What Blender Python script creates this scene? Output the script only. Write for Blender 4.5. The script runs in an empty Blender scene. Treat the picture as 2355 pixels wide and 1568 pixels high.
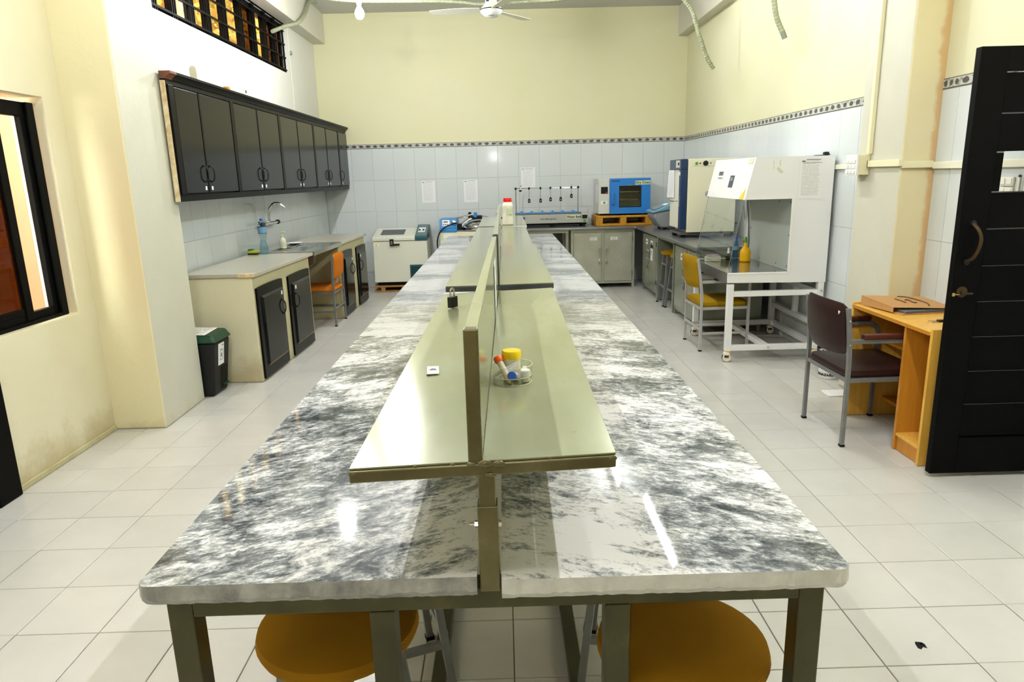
import bpy, bmesh, math, random
from mathutils import Vector, Matrix
random.seed(7)
PI = math.pi
S = bpy.context.scene
COL = S.collection

# ------------------------------------------------------------------ camera, world, exposure
cam_d = bpy.data.cameras.new('camera')
cam_d.sensor_fit = 'HORIZONTAL'; cam_d.sensor_width = 36.0; cam_d.lens = 24.239
cam_d.clip_start = 0.05; cam_d.clip_end = 200
cam = bpy.data.objects.new('camera', cam_d); COL.objects.link(cam)
_yaw, _pit, _rol = 0.00877669, 0.23364777, -0.02585062
_f = Vector((math.sin(_yaw)*math.cos(_pit), math.cos(_yaw)*math.cos(_pit), -math.sin(_pit)))
_r = Vector((math.cos(_yaw), -math.sin(_yaw), 0)); _u = _r.cross(_f)
_r2 = _r*math.cos(_rol)+_u*math.sin(_rol); _u2 = -_r*math.sin(_rol)+_u*math.cos(_rol)
_m = Matrix((_r2, _u2, -_f)).transposed().to_4x4(); _m.translation = (0, 0, 1.59205)
cam.matrix_world = _m
S.camera = cam
S.view_settings.view_transform = 'Standard'
S.view_settings.look = 'None'
S.view_settings.exposure = 2.85
S.view_settings.gamma = 1.0
S.view_settings.use_curve_mapping = False
S.cycles.max_bounces = 8; S.cycles.diffuse_bounces = 4; S.cycles.glossy_bounces = 4
S.cycles.transmission_bounces = 8; S.cycles.transparent_max_bounces = 12
S.cycles.sample_clamp_indirect = 6.0
S.cycles.caustics_reflective = False; S.cycles.caustics_refractive = False
W = bpy.data.worlds.new('sky'); S.world = W; W.use_nodes = True
_bg = W.node_tree.nodes['Background']
_bg.inputs[0].default_value = (1.0, 0.94, 0.84, 1); _bg.inputs[1].default_value = 2.6

BULB_E, TUBE_E = 185.0, 40.0        # radiance of the room's lamps (bulbs and tubes)

# ------------------------------------------------------------------ materials
def _nt(name):
    m = bpy.data.materials.new(name); m.use_nodes = True
    nt = m.node_tree; return m, nt, nt.nodes['Principled BSDF']
def N(nt, typ, **kw):
    n = nt.nodes.new(typ)
    for k, v in kw.items():
        if k.startswith('i_'):
            key = k[2:]
            n.inputs[int(key) if key.isdigit() else key].default_value = v
        else: setattr(n, k, v)
    return n
def L(nt, a, b): nt.links.new(a, b)
def rgba(c): return (c[0], c[1], c[2], 1)
def ramp(nt, fac, stops):
    r = N(nt, 'ShaderNodeValToRGB'); e = r.color_ramp.elements
    while len(e) < len(stops): e.new(0.5)
    for i, (p, c) in enumerate(stops): e[i].position = p; e[i].color = rgba(c)
    L(nt, fac, r.inputs[0]); return r.outputs[0]
def noise(nt, scale, detail=3, rough=.5, vec=None, dist=0):
    n = N(nt, 'ShaderNodeTexNoise'); n.inputs['Scale'].default_value = scale
    n.inputs['Detail'].default_value = detail; n.inputs['Roughness'].default_value = rough
    n.inputs['Distortion'].default_value = dist
    if vec is not None: L(nt, vec, n.inputs['Vector'])
    return n.outputs['Fac']
def coord(nt, kind='Object', scale=(1, 1, 1), rot=(0, 0, 0), loc=(0, 0, 0)):
    tc = N(nt, 'ShaderNodeTexCoord'); mp = N(nt, 'ShaderNodeMapping')
    mp.inputs['Scale'].default_value = scale; mp.inputs['Rotation'].default_value = rot; mp.inputs['Location'].default_value = loc
    L(nt, tc.outputs[kind], mp.inputs[0]); return mp.outputs[0]
def worldpos(nt, scale=(1, 1, 1), rot=(0, 0, 0), kind='POINT'):
    g = N(nt, 'ShaderNodeNewGeometry'); mp = N(nt, 'ShaderNodeMapping', vector_type=kind)
    mp.inputs['Scale'].default_value = scale; mp.inputs['Rotation'].default_value = rot
    L(nt, g.outputs['Position'], mp.inputs[0]); return mp.outputs[0]
def mix(nt, fac, a, b):
    n = N(nt, 'ShaderNodeMix', data_type='RGBA')
    for v, k in ((fac, 0), (a, 6), (b, 7)):
        if hasattr(v, 'is_output'): L(nt, v, n.inputs[k])
        else: n.inputs[k].default_value = v if k == 0 else rgba(v)
    return n.outputs[2]
def math_(nt, op, a, b=None, c=None):
    n = N(nt, 'ShaderNodeMath', operation=op)
    for i, v in enumerate((a, b, c)):
        if v is None: continue
        if hasattr(v, 'is_output'): L(nt, v, n.inputs[i])
        else: n.inputs[i].default_value = v
    return n.outputs[0]
def bump(nt, b, h, strength=.2, dist=.01):
    n = N(nt, 'ShaderNodeBump'); n.inputs['Strength'].default_value = strength; n.inputs['Distance'].default_value = dist
    L(nt, h, n.inputs['Height']); L(nt, n.outputs[0], b.inputs['Normal'])
def M(name, col, rough=.5, metal=0, var=None, vscale=4, bmp=0, bscale=60, coat=0, spec=.5, tr=0, emit=0, sheen=0, alpha=1, ior=1.45, ran=0):
    m, nt, b = _nt(name)
    b.inputs['Roughness'].default_value = rough; b.inputs['Metallic'].default_value = metal
    b.inputs['Specular IOR Level'].default_value = spec; b.inputs['Coat Weight'].default_value = coat
    b.inputs['Transmission Weight'].default_value = tr; b.inputs['IOR'].default_value = ior
    b.inputs['Sheen Weight'].default_value = sheen; b.inputs['Alpha'].default_value = alpha
    b.inputs['Base Color'].default_value = rgba(col)
    out = None
    if var:
        f = noise(nt, vscale, 5, .6, worldpos(nt))
        out = ramp(nt, f, [(.35, col), (.68, var)])
    if ran:
        oi = N(nt, 'ShaderNodeObjectInfo')
        hsv = N(nt, 'ShaderNodeHueSaturation')
        L(nt, math_(nt, 'MULTIPLY_ADD', oi.outputs['Random'], ran, 1-ran*.5), hsv.inputs['Value'])
        if out is not None: L(nt, out, hsv.inputs['Color'])
        else: hsv.inputs['Color'].default_value = rgba(col)
        out = hsv.outputs[0]
    if out is not None: L(nt, out, b.inputs['Base Color'])
    if bmp: bump(nt, b, noise(nt, bscale, 4, .6, coord(nt)), bmp, .004)
    if emit:
        b.inputs['Emission Color'].default_value = rgba(col); b.inputs['Emission Strength'].default_value = emit
    return m
def plaster(name, c1, c2, stain=None, base=0.0, bmp=.2):
    """painted plaster: two close tones, trowel relief, a dirty band rising from the floor"""
    c1, c2 = [tuple(v*.80 for v in c) for c in (c1, c2)]
    m, nt, b = _nt(name); p = worldpos(nt)
    col = ramp(nt, noise(nt, 1.3, 4, .6, p), [(.35, c1), (.65, c2)])
    if stain:
        f = math_(nt, 'GREATER_THAN', noise(nt, 5.5, 6, .7, p), .74)
        col = mix(nt, math_(nt, 'MULTIPLY', f, .35), col, stain)
        if base:
            z = N(nt, 'ShaderNodeSeparateXYZ'); L(nt, p, z.inputs[0])
            h = math_(nt, 'SUBTRACT', base, z.outputs[2])
            h = math_(nt, 'ADD', h, math_(nt, 'MULTIPLY', math_(nt, 'SUBTRACT', noise(nt, 4, 6, .7, p), .5), .5))
            f = math_(nt, 'MULTIPLY', h, 4.0); f = math_(nt, 'MINIMUM', math_(nt, 'MAXIMUM', f, 0), .7)
            col = mix(nt, f, col, stain)
    L(nt, col, b.inputs['Base Color']); b.inputs['Roughness'].default_value = .55
    h = math_(nt, 'ADD', noise(nt, 3, 5, .6, p), math_(nt, 'MULTIPLY', noise(nt, 45, 3, .6, p), .12))
    bump(nt, b, h, bmp, .03)
    return m
def marble(name, seed, rot, dark, fine_w=.6, st=.36, gloss=.055, tones=((.014, .018, .021), (.075, .085, .090), (.30, .305, .30), (.66, .645, .62))):
    """clouded grey marble: broad pale bands, streaky mid clouds and fine wisps along one direction"""
    m, nt, b = _nt(name)
    def field(sy):
        p = worldpos(nt, (1.0, sy, 1), (0, 0, rot), 'TEXTURE')
        w = N(nt, 'ShaderNodeVectorMath', operation='ADD'); w.inputs[1].default_value = (seed*3.7, seed*1.3, seed)
        L(nt, p, w.inputs[0]); return w.outputs[0]
    v, v2 = field(st+.2), field(st*1.1)
    big = noise(nt, 1.5, 3, .5, v, .5)
    mid = noise(nt, 7.0, 12, .72, v, .8)
    fine = noise(nt, 20, 10, .75, v2, 1.2)
    pits = noise(nt, 75, 4, .75, field(st*2.0))
    ws = (.85, .75, fine_w, .38); s = None
    for q, w_ in zip((big, mid, fine, pits), ws):
        q = math_(nt, 'MULTIPLY', q, w_); s = q if s is None else math_(nt, 'ADD', s, q)
    col = ramp(nt, math_(nt, 'MULTIPLY', s, 1/sum(ws)), list(zip((.405+dark, .453+dark, .492+dark, .527+dark), tones)))
    L(nt, col, b.inputs['Base Color']); b.inputs['Roughness'].default_value = gloss; b.inputs['Specular IOR Level'].default_value = .5
    return m
def wood(name, c1, c2, rough=.45, scale=1.0, rot=(0, 0, 0)):
    m, nt, b = _nt(name); p = coord(nt, 'Object', (22*scale, 22*scale, 1.6*scale), rot)
    f = noise(nt, 1.0, 6, .6, p, 1.5)
    L(nt, ramp(nt, f, [(.3, c1), (.7, c2)]), b.inputs['Base Color']); b.inputs['Roughness'].default_value = rough
    return m
def fabric(name, c1, c2):
    m, nt, b = _nt(name); p = coord(nt)
    wv = N(nt, 'ShaderNodeTexWave'); wv.inputs['Scale'].default_value = 160; wv.inputs['Distortion'].default_value = .6
    mp = N(nt, 'ShaderNodeMapping'); mp.inputs['Rotation'].default_value = (0, 0, .7); L(nt, p, mp.inputs[0]); L(nt, mp.outputs[0], wv.inputs[0])
    f = math_(nt, 'ADD', math_(nt, 'MULTIPLY', wv.outputs[1], .5), math_(nt, 'MULTIPLY', noise(nt, 9, 4, .6, p), .5))
    L(nt, ramp(nt, f, [(.2, c1), (.8, c2)]), b.inputs['Base Color'])
    b.inputs['Roughness'].default_value = .9; b.inputs['Specular IOR Level'].default_value = .15
    bump(nt, b, wv.outputs[1], .15, .002)
    return m
def greenpaint(name, c1, c2, c3, rough=.25, metal=0.0):
    m, nt, b = _nt(name); p = worldpos(nt, (1.6, .55, 1.6))
    f = noise(nt, 3.2, 5, .6, p); col = ramp(nt, f, [(.3, c1), (.55, c2), (.75, c3)])
    sp = math_(nt, 'GREATER_THAN', noise(nt, 38, 3, .6, worldpos(nt)), .74)
    col = mix(nt, math_(nt, 'MULTIPLY', sp, .3), col, (.12, .10, .06))
    L(nt, col, b.inputs['Base Color']); b.inputs['Metallic'].default_value = metal
    b.inputs['Roughness'].default_value = rough
    return m
def brushed(name, c1, c2, rough=.35, metal=.85, sc=(2, 40, 40)):
    m, nt, b = _nt(name); f = noise(nt, 3, 5, .6, worldpos(nt, sc))
    L(nt, ramp(nt, f, [(.3, c1), (.7, c2)]), b.inputs['Base Color'])
    b.inputs['Metallic'].default_value = metal; b.inputs['Roughness'].default_value = rough
    return m
def printed(name, u, v, paper=(.78, .79, .80), ink=(.30, .31, .36), lines=26, words=16, hdr=True, rough=.5, dark=.75):
    """flat print: rows of words inside margins; u, v pick the two Generated axes of the sheet"""
    m, nt, b = _nt(name); tc = N(nt, 'ShaderNodeTexCoord'); s = N(nt, 'ShaderNodeSeparateXYZ'); L(nt, tc.outputs['Generated'], s.inputs[0])
    U, V = s.outputs[u], s.outputs[v]
    row = math_(nt, 'MULTIPLY', V, lines); fr = math_(nt, 'FRACT', row); ri = math_(nt, 'FLOOR', row)
    cv = N(nt, 'ShaderNodeCombineXYZ'); L(nt, math_(nt, 'MULTIPLY', U, words), cv.inputs[0]); L(nt, math_(nt, 'MULTIPLY', ri, 7.31), cv.inputs[1])
    nz = noise(nt, 1.0, 1, .5, cv.outputs[0])
    cv2 = N(nt, 'ShaderNodeCombineXYZ'); L(nt, math_(nt, 'MULTIPLY', ri, 3.17), cv2.inputs[0])
    ln = noise(nt, 1.0, 0, .5, cv2.outputs[0])
    a = math_(nt, 'MULTIPLY', math_(nt, 'LESS_THAN', fr, .42), math_(nt, 'GREATER_THAN', nz, .40))
    inm = math_(nt, 'MULTIPLY', math_(nt, 'GREATER_THAN', U, .12), math_(nt, 'LESS_THAN', U, math_(nt, 'MULTIPLY_ADD', ln, .55, .52)))
    inm = math_(nt, 'MULTIPLY', inm, math_(nt, 'LESS_THAN', U, .88))
    inm = math_(nt, 'MULTIPLY', inm, math_(nt, 'MULTIPLY', math_(nt, 'GREATER_THAN', V, .08), math_(nt, 'LESS_THAN', V, .93)))
    f = math_(nt, 'MULTIPLY', math_(nt, 'MULTIPLY', a, inm), dark)
    L(nt, mix(nt, f, paper, ink), b.inputs['Base Color']); b.inputs['Roughness'].default_value = rough
    return m
def border_mat(name, u, v):
    """printed flower border: three dark blossoms and scrolls on pale glaze, dark rules top and bottom"""
    m, nt, b = _nt(name); tc = N(nt, 'ShaderNodeTexCoord'); s = N(nt, 'ShaderNodeSeparateXYZ'); L(nt, tc.outputs['Generated'], s.inputs[0])
    U, V = s.outputs[u], s.outputs[v]
    x = math_(nt, 'SUBTRACT', math_(nt, 'FRACT', math_(nt, 'MULTIPLY', U, 3)), .5)
    y = math_(nt, 'SUBTRACT', V, .5)
    d = math_(nt, 'ADD', math_(nt, 'POWER', math_(nt, 'MULTIPLY', x, 2.6), 2), math_(nt, 'POWER', math_(nt, 'MULTIPLY', y, 2.7), 2))
    nz = noise(nt, 90, 4, .7, worldpos(nt))
    d = math_(nt, 'ADD', d, math_(nt, 'MULTIPLY', math_(nt, 'SUBTRACT', nz, .5), 1.6))
    fl = math_(nt, 'LESS_THAN', d, .62)
    sc = math_(nt, 'MULTIPLY', math_(nt, 'GREATER_THAN', noise(nt, 60, 2, .5, worldpos(nt)), .58), .55)
    rule = math_(nt, 'GREATER_THAN', math_(nt, 'ABSOLUTE', y), .41)
    f = math_(nt, 'MAXIMUM', math_(nt, 'MULTIPLY', fl, .93), math_(nt, 'MAXIMUM', sc, math_(nt, 'MULTIPLY', rule, .85)))
    L(nt, mix(nt, f, (.50, .50, .46), (.035, .035, .035)), b.inputs['Base Color']); b.inputs['Roughness'].default_value = .2
    return m
def glassm(name, col=(1, 1, 1), rough=0.0, thin=True, a=.12):
    """thin clear sheet: mostly straight through, with a mirror-like sheen"""
    m = bpy.data.materials.new(name); m.use_nodes = True; nt = m.node_tree
    for n in list(nt.nodes):
        if n.type != 'OUTPUT_MATERIAL': nt.nodes.remove(n)
    out = [n for n in nt.nodes if n.type == 'OUTPUT_MATERIAL'][0]
    t = N(nt, 'ShaderNodeBsdfTransparent'); t.inputs[0].default_value = rgba(col)
    g = N(nt, 'ShaderNodeBsdfGlossy'); g.inputs['Roughness'].default_value = rough
    ge = N(nt, 'ShaderNodeNewGeometry'); dt = N(nt, 'ShaderNodeVectorMath', operation='DOT_PRODUCT')
    L(nt, ge.outputs['Incoming'], dt.inputs[0]); L(nt, ge.outputs['Normal'], dt.inputs[1])
    k = math_(nt, 'POWER', math_(nt, 'SUBTRACT', 1.0, math_(nt, 'ABSOLUTE', dt.outputs['Value'])), 5)
    mx = N(nt, 'ShaderNodeMixShader'); L(nt, math_(nt, 'MULTIPLY_ADD', k, .6, max(.03, a*.12)), mx.inputs[0])
    L(nt, t.outputs[0], mx.inputs[1]); L(nt, g.outputs[0], mx.inputs[2]); L(nt, mx.outputs[0], out.inputs[0])
    return m

MT = {}
MT['wall'] = plaster('cream_plaster', (.72, .66, .42), (.77, .71, .47), (.45, .36, .20), .16)
MT['wall_left'] = plaster('pale_cream_plaster', (.84, .78, .53), (.87, .81, .58), (.42, .34, .17), .22, .3)
MT['wall_white'] = plaster('white_patch_plaster', (.84, .83, .75), (.86, .85, .78), None, 0, .05)
MT['wall_back'] = plaster('yellow_plaster', (.85, .82, .51), (.87, .84, .55), None, 0, .05)
MT['wall_right'] = plaster('greenish_cream_plaster', (.80, .775, .50), (.82, .795, .54), None, 0, .05)
MT['pillar'] = plaster('pillar_plaster', (.87, .79, .49), (.90, .82, .53), (.42, .34, .17), .07, .2)
def rusty(m):
    """rust-brown seepage in the corner where the right pillar meets the tiled wall"""
    nt = m.node_tree; b = nt.nodes['Principled BSDF']; src = b.inputs['Base Color'].links[0].from_socket
    g = N(nt, 'ShaderNodeNewGeometry'); s = N(nt, 'ShaderNodeSeparateXYZ'); L(nt, g.outputs['Position'], s.inputs[0])
    dx_ = math_(nt, 'ABSOLUTE', math_(nt, 'SUBTRACT', s.outputs[0], 2.72)); nz = noise(nt, 7, 6, .7, g.outputs['Position'])
    f = math_(nt, 'SUBTRACT', math_(nt, 'MULTIPLY', nz, .11), dx_); f = math_(nt, 'MINIMUM', math_(nt, 'MAXIMUM', math_(nt, 'MULTIPLY', f, 22), 0), .6)
    L(nt, mix(nt, f, src, (.55, .26, .06)), b.inputs['Base Color'])
MT['pillar_rust'] = plaster('pillar_plaster_rusty', (.87, .77, .45), (.90, .80, .49), (.55, .33, .10), .06, .2); rusty(MT['pillar_rust'])
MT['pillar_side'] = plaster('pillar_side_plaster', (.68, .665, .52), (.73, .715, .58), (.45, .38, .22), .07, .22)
MT['ceiling'] = plaster('ceiling_paint', (.62, .63, .60), (.66, .66, .63), None, 0, .05)
MT['beam'] = plaster('beam_paint', (.74, .72, .60), (.78, .75, .62), None, 0, .05)
MT['counter_plaster'] = plaster('counter_plaster', (.63, .58, .32), (.71, .65, .40), (.33, .26, .12), .10, .2)
MT['grout'] = M('grout', (.17, .14, .09), .9)
MT['wgrout'] = M('wall_grout', (.50, .49, .45), .8)
MT['ftile'] = M('floor_tile_glaze', (.55, .535, .485), .24, var=(.51, .495, .445), vscale=3, ran=.06, spec=.45)
MT['strip'] = M('strip_tile', (.66, .66, .62), .3)
MT['wtile'] = M('wall_tile_glaze', (.62, .66, .66), .09, ran=.03, spec=.5)
MT['border_xz'] = border_mat('border_glaze_back', 0, 2)
MT['border_yz'] = border_mat('border_glaze_side', 1, 2)
MT['marble_l'] = marble('marble_dark', 1.0, .45, .020)
MT['marble_l2'] = marble('marble_pale', 2.0, .10, -.004, .6, .28, tones=((.11, .12, .125), (.21, .22, .225), (.35, .35, .345), (.56, .55, .535)))
MT['marble_r'] = marble('marble_veined', 4.0, -.45, -.010, gloss=.03)
MT['marble_r2'] = marble('marble_veined_far', 5.0, -.15, -.002, .6, .28, tones=((.09, .10, .105), (.19, .20, .205), (.34, .34, .335), (.56, .55, .535)))
MT['sawcut'] = M('broken_marble_edge', (.74, .74, .74), .6, var=(.60, .60, .60), vscale=25, bmp=.5, bscale=90)
MT['sawcut2'] = M('grey_marble_edge', (.46, .46, .46), .5, var=(.20, .20, .21), vscale=18, bmp=.5, bscale=90)
MT['olive'] = greenpaint('olive_steel', (.042, .039, .014), (.068, .062, .024), (.115, .105, .045), .34, .3)
MT['shelf'] = greenpaint('pale_green_steel', (.265, .27, .15), (.305, .32, .195), (.35, .385, .27), .15, .2)
MT['bar'] = greenpaint('raw_steel_bar', (.12, .105, .05), (.20, .175, .09), (.42, .38, .26), .3, .7)
MT['darkbar'] = greenpaint('dark_steel_bar', (.05, .05, .05), (.07, .07, .07), (.12, .12, .11), .3, .4)
MT['black'] = M('black_lacquer', (.0016, .0015, .0013), .25, spec=.12)
MT['blackwin'] = M('black_metal_frame', (.0015, .0015, .0015), .5, spec=.08)
MT['doorblack'] = M('black_door_paint', (.0016, .0013, .001), .5, spec=.08)
MT['cabdoor'] = M('charcoal_cabinet_door', (.0052, .005, .0046), .16, spec=.2)
MT['cabbox'] = M('dark_brown_cabinet', (.003, .0025, .002), .35, spec=.1)
MT['paintraw'] = M('raw_board_edge', (.72, .62, .40), .7, var=(.5, .33, .15), vscale=20)
MT['chrome'] = M('chrome', (.75, .75, .75), .12, 1)
MT['steel'] = brushed('stainless_steel', (.42, .42, .41), (.52, .52, .51), .14, .95)
MT['steeldark'] = brushed('worktop_steel', (.21, .22, .225), (.29, .30, .305), .28, .7)
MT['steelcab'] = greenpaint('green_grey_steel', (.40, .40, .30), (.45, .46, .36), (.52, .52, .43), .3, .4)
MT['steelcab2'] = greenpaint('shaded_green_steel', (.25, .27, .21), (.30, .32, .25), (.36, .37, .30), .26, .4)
MT['granite'] = M('speckled_counter_top', (.42, .39, .31), .22, var=(.50, .47, .38), vscale=60)
MT['white'] = M('white_enamel', (.80, .80, .79), .32)
MT['whiteplastic'] = M('white_plastic', (.83, .82, .78), .4)
MT['paper'] = M('plain_paper', (.82, .82, .82), .7)
MT['cream'] = M('cream_enamel', (.75, .72, .53), .35)
MT['greycream'] = M('grey_cream_enamel', (.72, .72, .60), .4)
MT['palegrey'] = M('pale_grey_enamel', (.60, .60, .55), .35)
MT['bathgrey'] = M('grey_bath_steel', (.43, .43, .39), .35, metal=.2)
MT['teal'] = M('teal_plastic', (.012, .075, .088), .35)
MT['tealtop'] = M('teal_panel', (.09, .17, .17), .4)
MT['blue'] = M('blue_enamel', (.025, .19, .56), .35)
MT['blue2'] = M('bright_blue_enamel', (.02, .22, .55), .35)
MT['navy'] = M('navy_plastic', (.008, .03, .09), .35)
MT['slate'] = M('slate_blue_panel', (.05, .08, .12), .4)
MT['lidblue'] = M('sky_blue_plastic', (.14, .30, .42), .4)
MT['midgrey'] = M('mid_grey_plastic', (.24, .25, .25), .45)
MT['grey'] = M('grey_tube_paint', (.22, .225, .225), .35, var=(.17, .17, .17), vscale=12, metal=.3)
MT['ltgrey'] = M('light_grey_tube', (.48, .48, .46), .35, metal=.3)
MT['orange'] = fabric('orange_upholstery', (.55, .14, .005), (.68, .21, .015))
MT['mustard'] = fabric('mustard_fabric', (.29, .125, .003), (.37, .18, .008))
MT['yellowfab'] = fabric('yellow_fabric', (.28, .155, .002), (.38, .22, .004))
MT['maroon'] = M('maroon_vinyl', (.016, .0046, .0038), .42, var=(.027, .008, .006), vscale=8, spec=.35)
MT['redwood'] = wood('red_brown_wood', (.06, .010, .006), (.10, .018, .009))
MT['rubber'] = M('black_rubber', (.005, .005, .005), .6, spec=.2)
MT['blackpl'] = M('black_plastic', (.006, .006, .006), .35, spec=.35)
MT['desk'] = wood('honey_wood', (.66, .34, .04), (.78, .46, .085), .33)
MT['deskdark'] = wood('honey_wood_edge', (.47, .18, .012), (.58, .25, .025), .4)
MT['palletwood'] = wood('pallet_wood', (.30, .14, .035), (.42, .21, .06), .6)
MT['palletyellow'] = M('yellow_pallet_paint', (.55, .27, .015), .5, var=(.42, .19, .01), vscale=14)
MT['cardboard'] = wood('brown_cardboard', (.42, .22, .07), (.47, .25, .085), .7)
MT['binblack'] = M('bin_black_plastic', (.008, .008, .0085), .45, spec=.3)
MT['bingreen'] = M('bin_green_plastic', (.003, .042, .016), .35)
MT['yellow'] = M('yellow_plastic', (.85, .60, .0), .35)
MT['amber'] = M('amber_yellow_plastic', (.95, .50, .0), .4)
MT['red'] = M('red_plastic', (.75, .01, .01), .35)
MT['orangecap'] = M('orange_red_plastic', (.90, .12, .01), .4)
MT['bluecap'] = M('blue_plastic', (.01, .12, .75), .4)
MT['green'] = M('green_plastic', (.07, .33, .02), .4)
MT['ivory'] = M('ivory_plastic', (.80, .78, .64), .4)
MT['brass'] = M('brass', (.55, .38, .12), .3, 1)
MT['frost'] = M('frosted_plastic', (.82, .78, .62), .45, alpha=.75)
MT['clear'] = glassm('clear_plastic', (.98, .985, .97), .03, a=.15)
MT['glass'] = glassm('clear_glass', (.955, .98, .97), 0, a=.12)
MT['tint'] = glassm('tinted_glass', (.78, .68, .52), 0, a=.2)
MT['darktint'] = glassm('dark_tinted_glass', (.26, .16, .08), 0, a=.2)
MT['bottleblue'] = glassm('blue_bottle_plastic', (.80, .91, .95), .05, a=.5)
MT['bottleblue2'] = glassm('deep_blue_bottle_plastic', (.42, .66, .97), .05, a=.5)
MT['smoke2'] = glassm('smoky_bottle_glass', (.50, .50, .42), .05, a=.4)
MT['smoke'] = glassm('smoked_glass', (.86, .85, .76), .05, a=.15)
MT['chamber'] = M('chamber_panel', (.46, .50, .47), .3)
MT['joint'] = M('worn_board_edge', (.035, .032, .028), .6)
MT['bronze'] = M('dark_bronze', (.06, .035, .015), .35, .6)
MT['liner'] = M('oven_liner', (.50, .49, .42), .45)
MT['duct'] = M('ribbed_conduit', (.33, .34, .21), .5, var=(.22, .24, .15), vscale=30)
MT['ductdark'] = M('taped_conduit', (.20, .22, .17), .5)
MT['trunk'] = M('cable_trunking', (.76, .74, .60), .45)
MT['trunkY'] = M('painted_trunking', (.78, .73, .48), .5)
MT['fan'] = M('fan_enamel', (.66, .65, .54), .4)
MT['olivelabel'] = M('pale_green_label', (.60, .66, .45), .6)
MT['ink'] = M('black_ink', (.004, .004, .004), .6)
MT['inkgrey'] = M('grey_ink', (.11, .11, .12), .6)
MT['inkblue'] = M('navy_ink', (.01, .03, .18), .6)
MT['tan'] = plaster('tan_render', (.66, .36, .19), (.72, .41, .23), None)
MT['leaf'] = M('foliage', (.34, .36, .10), .6, var=(.62, .48, .20), vscale=2)
MT['ground'] = M('yard_ground', (.25, .20, .14), .9)
MT['sheet_xz'] = printed('printed_sheet_back', 0, 2, dark=.4)
MT['sheet_yz'] = printed('printed_sheet_side', 1, 2, dark=.4)
MT['sheet_hood'] = printed('printed_sheet_hood', 0, 2, (.80, .79, .77), (.36, .35, .36), 38, 26, dark=.6)
MT['sticker'] = printed('small_sticker', 1, 2, (.80, .80, .78), (.12, .12, .13), 7, 6)
MT['sticker_xz'] = printed('small_sticker_front', 0, 2, (.66, .66, .58), (.25, .25, .22), 7, 6)
MT['lidpaper'] = printed('bin_lid_sheet', 0, 1, (.80, .78, .72), (.2, .2, .2), 9, 5)
MT['marker'] = M('dark_felt_ink', (.09, .045, .02), .8)
def lamp_mat(name, col, e):
    m, nt, b = _nt(name); b.inputs['Base Color'].default_value = (.9, .9, .9, 1)
    b.inputs['Emission Color'].default_value = rgba(col); b.inputs['Emission Strength'].default_value = e
    return m
MT['bulb'] = lamp_mat('lit_bulb_glass', (.98, .99, 1.0), BULB_E)
MT['tube_near'] = lamp_mat('lit_new_tube_glass', (.97, .99, 1.0), TUBE_E*1.9)
MT['bulb_dim'] = lamp_mat('lit_small_bulb_glass', (.98, .99, 1.0), BULB_E*.5)
MT['tube'] = lamp_mat('lit_tube_glass', (.95, .99, 1.0), TUBE_E)

# ------------------------------------------------------------------ geometry helpers
def B(): return bmesh.new()
def box(bm, x0, x1, y0, y1, z0, z1):
    v = [bm.verts.new((x, y, z)) for z in (z0, z1) for y in (y0, y1) for x in (x0, x1)]
    for f in ((0, 2, 3, 1), (4, 5, 7, 6), (0, 1, 5, 4), (2, 6, 7, 3), (0, 4, 6, 2), (1, 3, 7, 5)):
        bm.faces.new([v[i] for i in f])
    return v
def hexa(bm, bot, top):
    """solid between two 4-point loops given counter-clockwise seen from above"""
    a = [bm.verts.new(p) for p in bot]; b = [bm.verts.new(p) for p in top]
    bm.faces.new(a[::-1]); bm.faces.new(b)
    for i in range(len(a)): j = (i+1) % len(a); bm.faces.new((a[i], a[j], b[j], b[i]))
def prism(bm, pts, axis, lo, hi):
    """polygon extruded along an axis; pts are the other two coordinates in xyz order"""
    def P(p, t):
        return {'x': (t, p[0], p[1]), 'y': (p[0], t, p[1]), 'z': (p[0], p[1], t)}[axis]
    a = [bm.verts.new(P(p, lo)) for p in pts]; b = [bm.verts.new(P(p, hi)) for p in pts]
    bm.faces.new(a); bm.faces.new(b[::-1])
    for i in range(len(a)): j = (i+1) % len(a); bm.faces.new((a[j], a[i], b[i], b[j]))
    bmesh.ops.recalc_face_normals(bm, faces=bm.faces)
def frame_of(d):
    d = Vector(d).normalized(); h = Vector((0, 0, 1)) if abs(d.z) < .9 else Vector((0, 1, 0))
    s = d.cross(h).normalized(); return d, s, s.cross(d)
def bar(bm, p0, p1, w, h=None):
    """square tube between two points"""
    h = h or w; p0, p1 = Vector(p0), Vector(p1); d, s, u = frame_of(p1-p0)
    q = [(-1, -1), (1, -1), (1, 1), (-1, 1)]
    a = [bm.verts.new(p0+s*i*w/2+u*j*h/2) for i, j in q]; b = [bm.verts.new(p1+s*i*w/2+u*j*h/2) for i, j in q]
    bm.faces.new(a[::-1]); bm.faces.new(b)
    for i in range(4): j = (i+1) % 4; bm.faces.new((a[i], a[j], b[j], b[i]))
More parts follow.
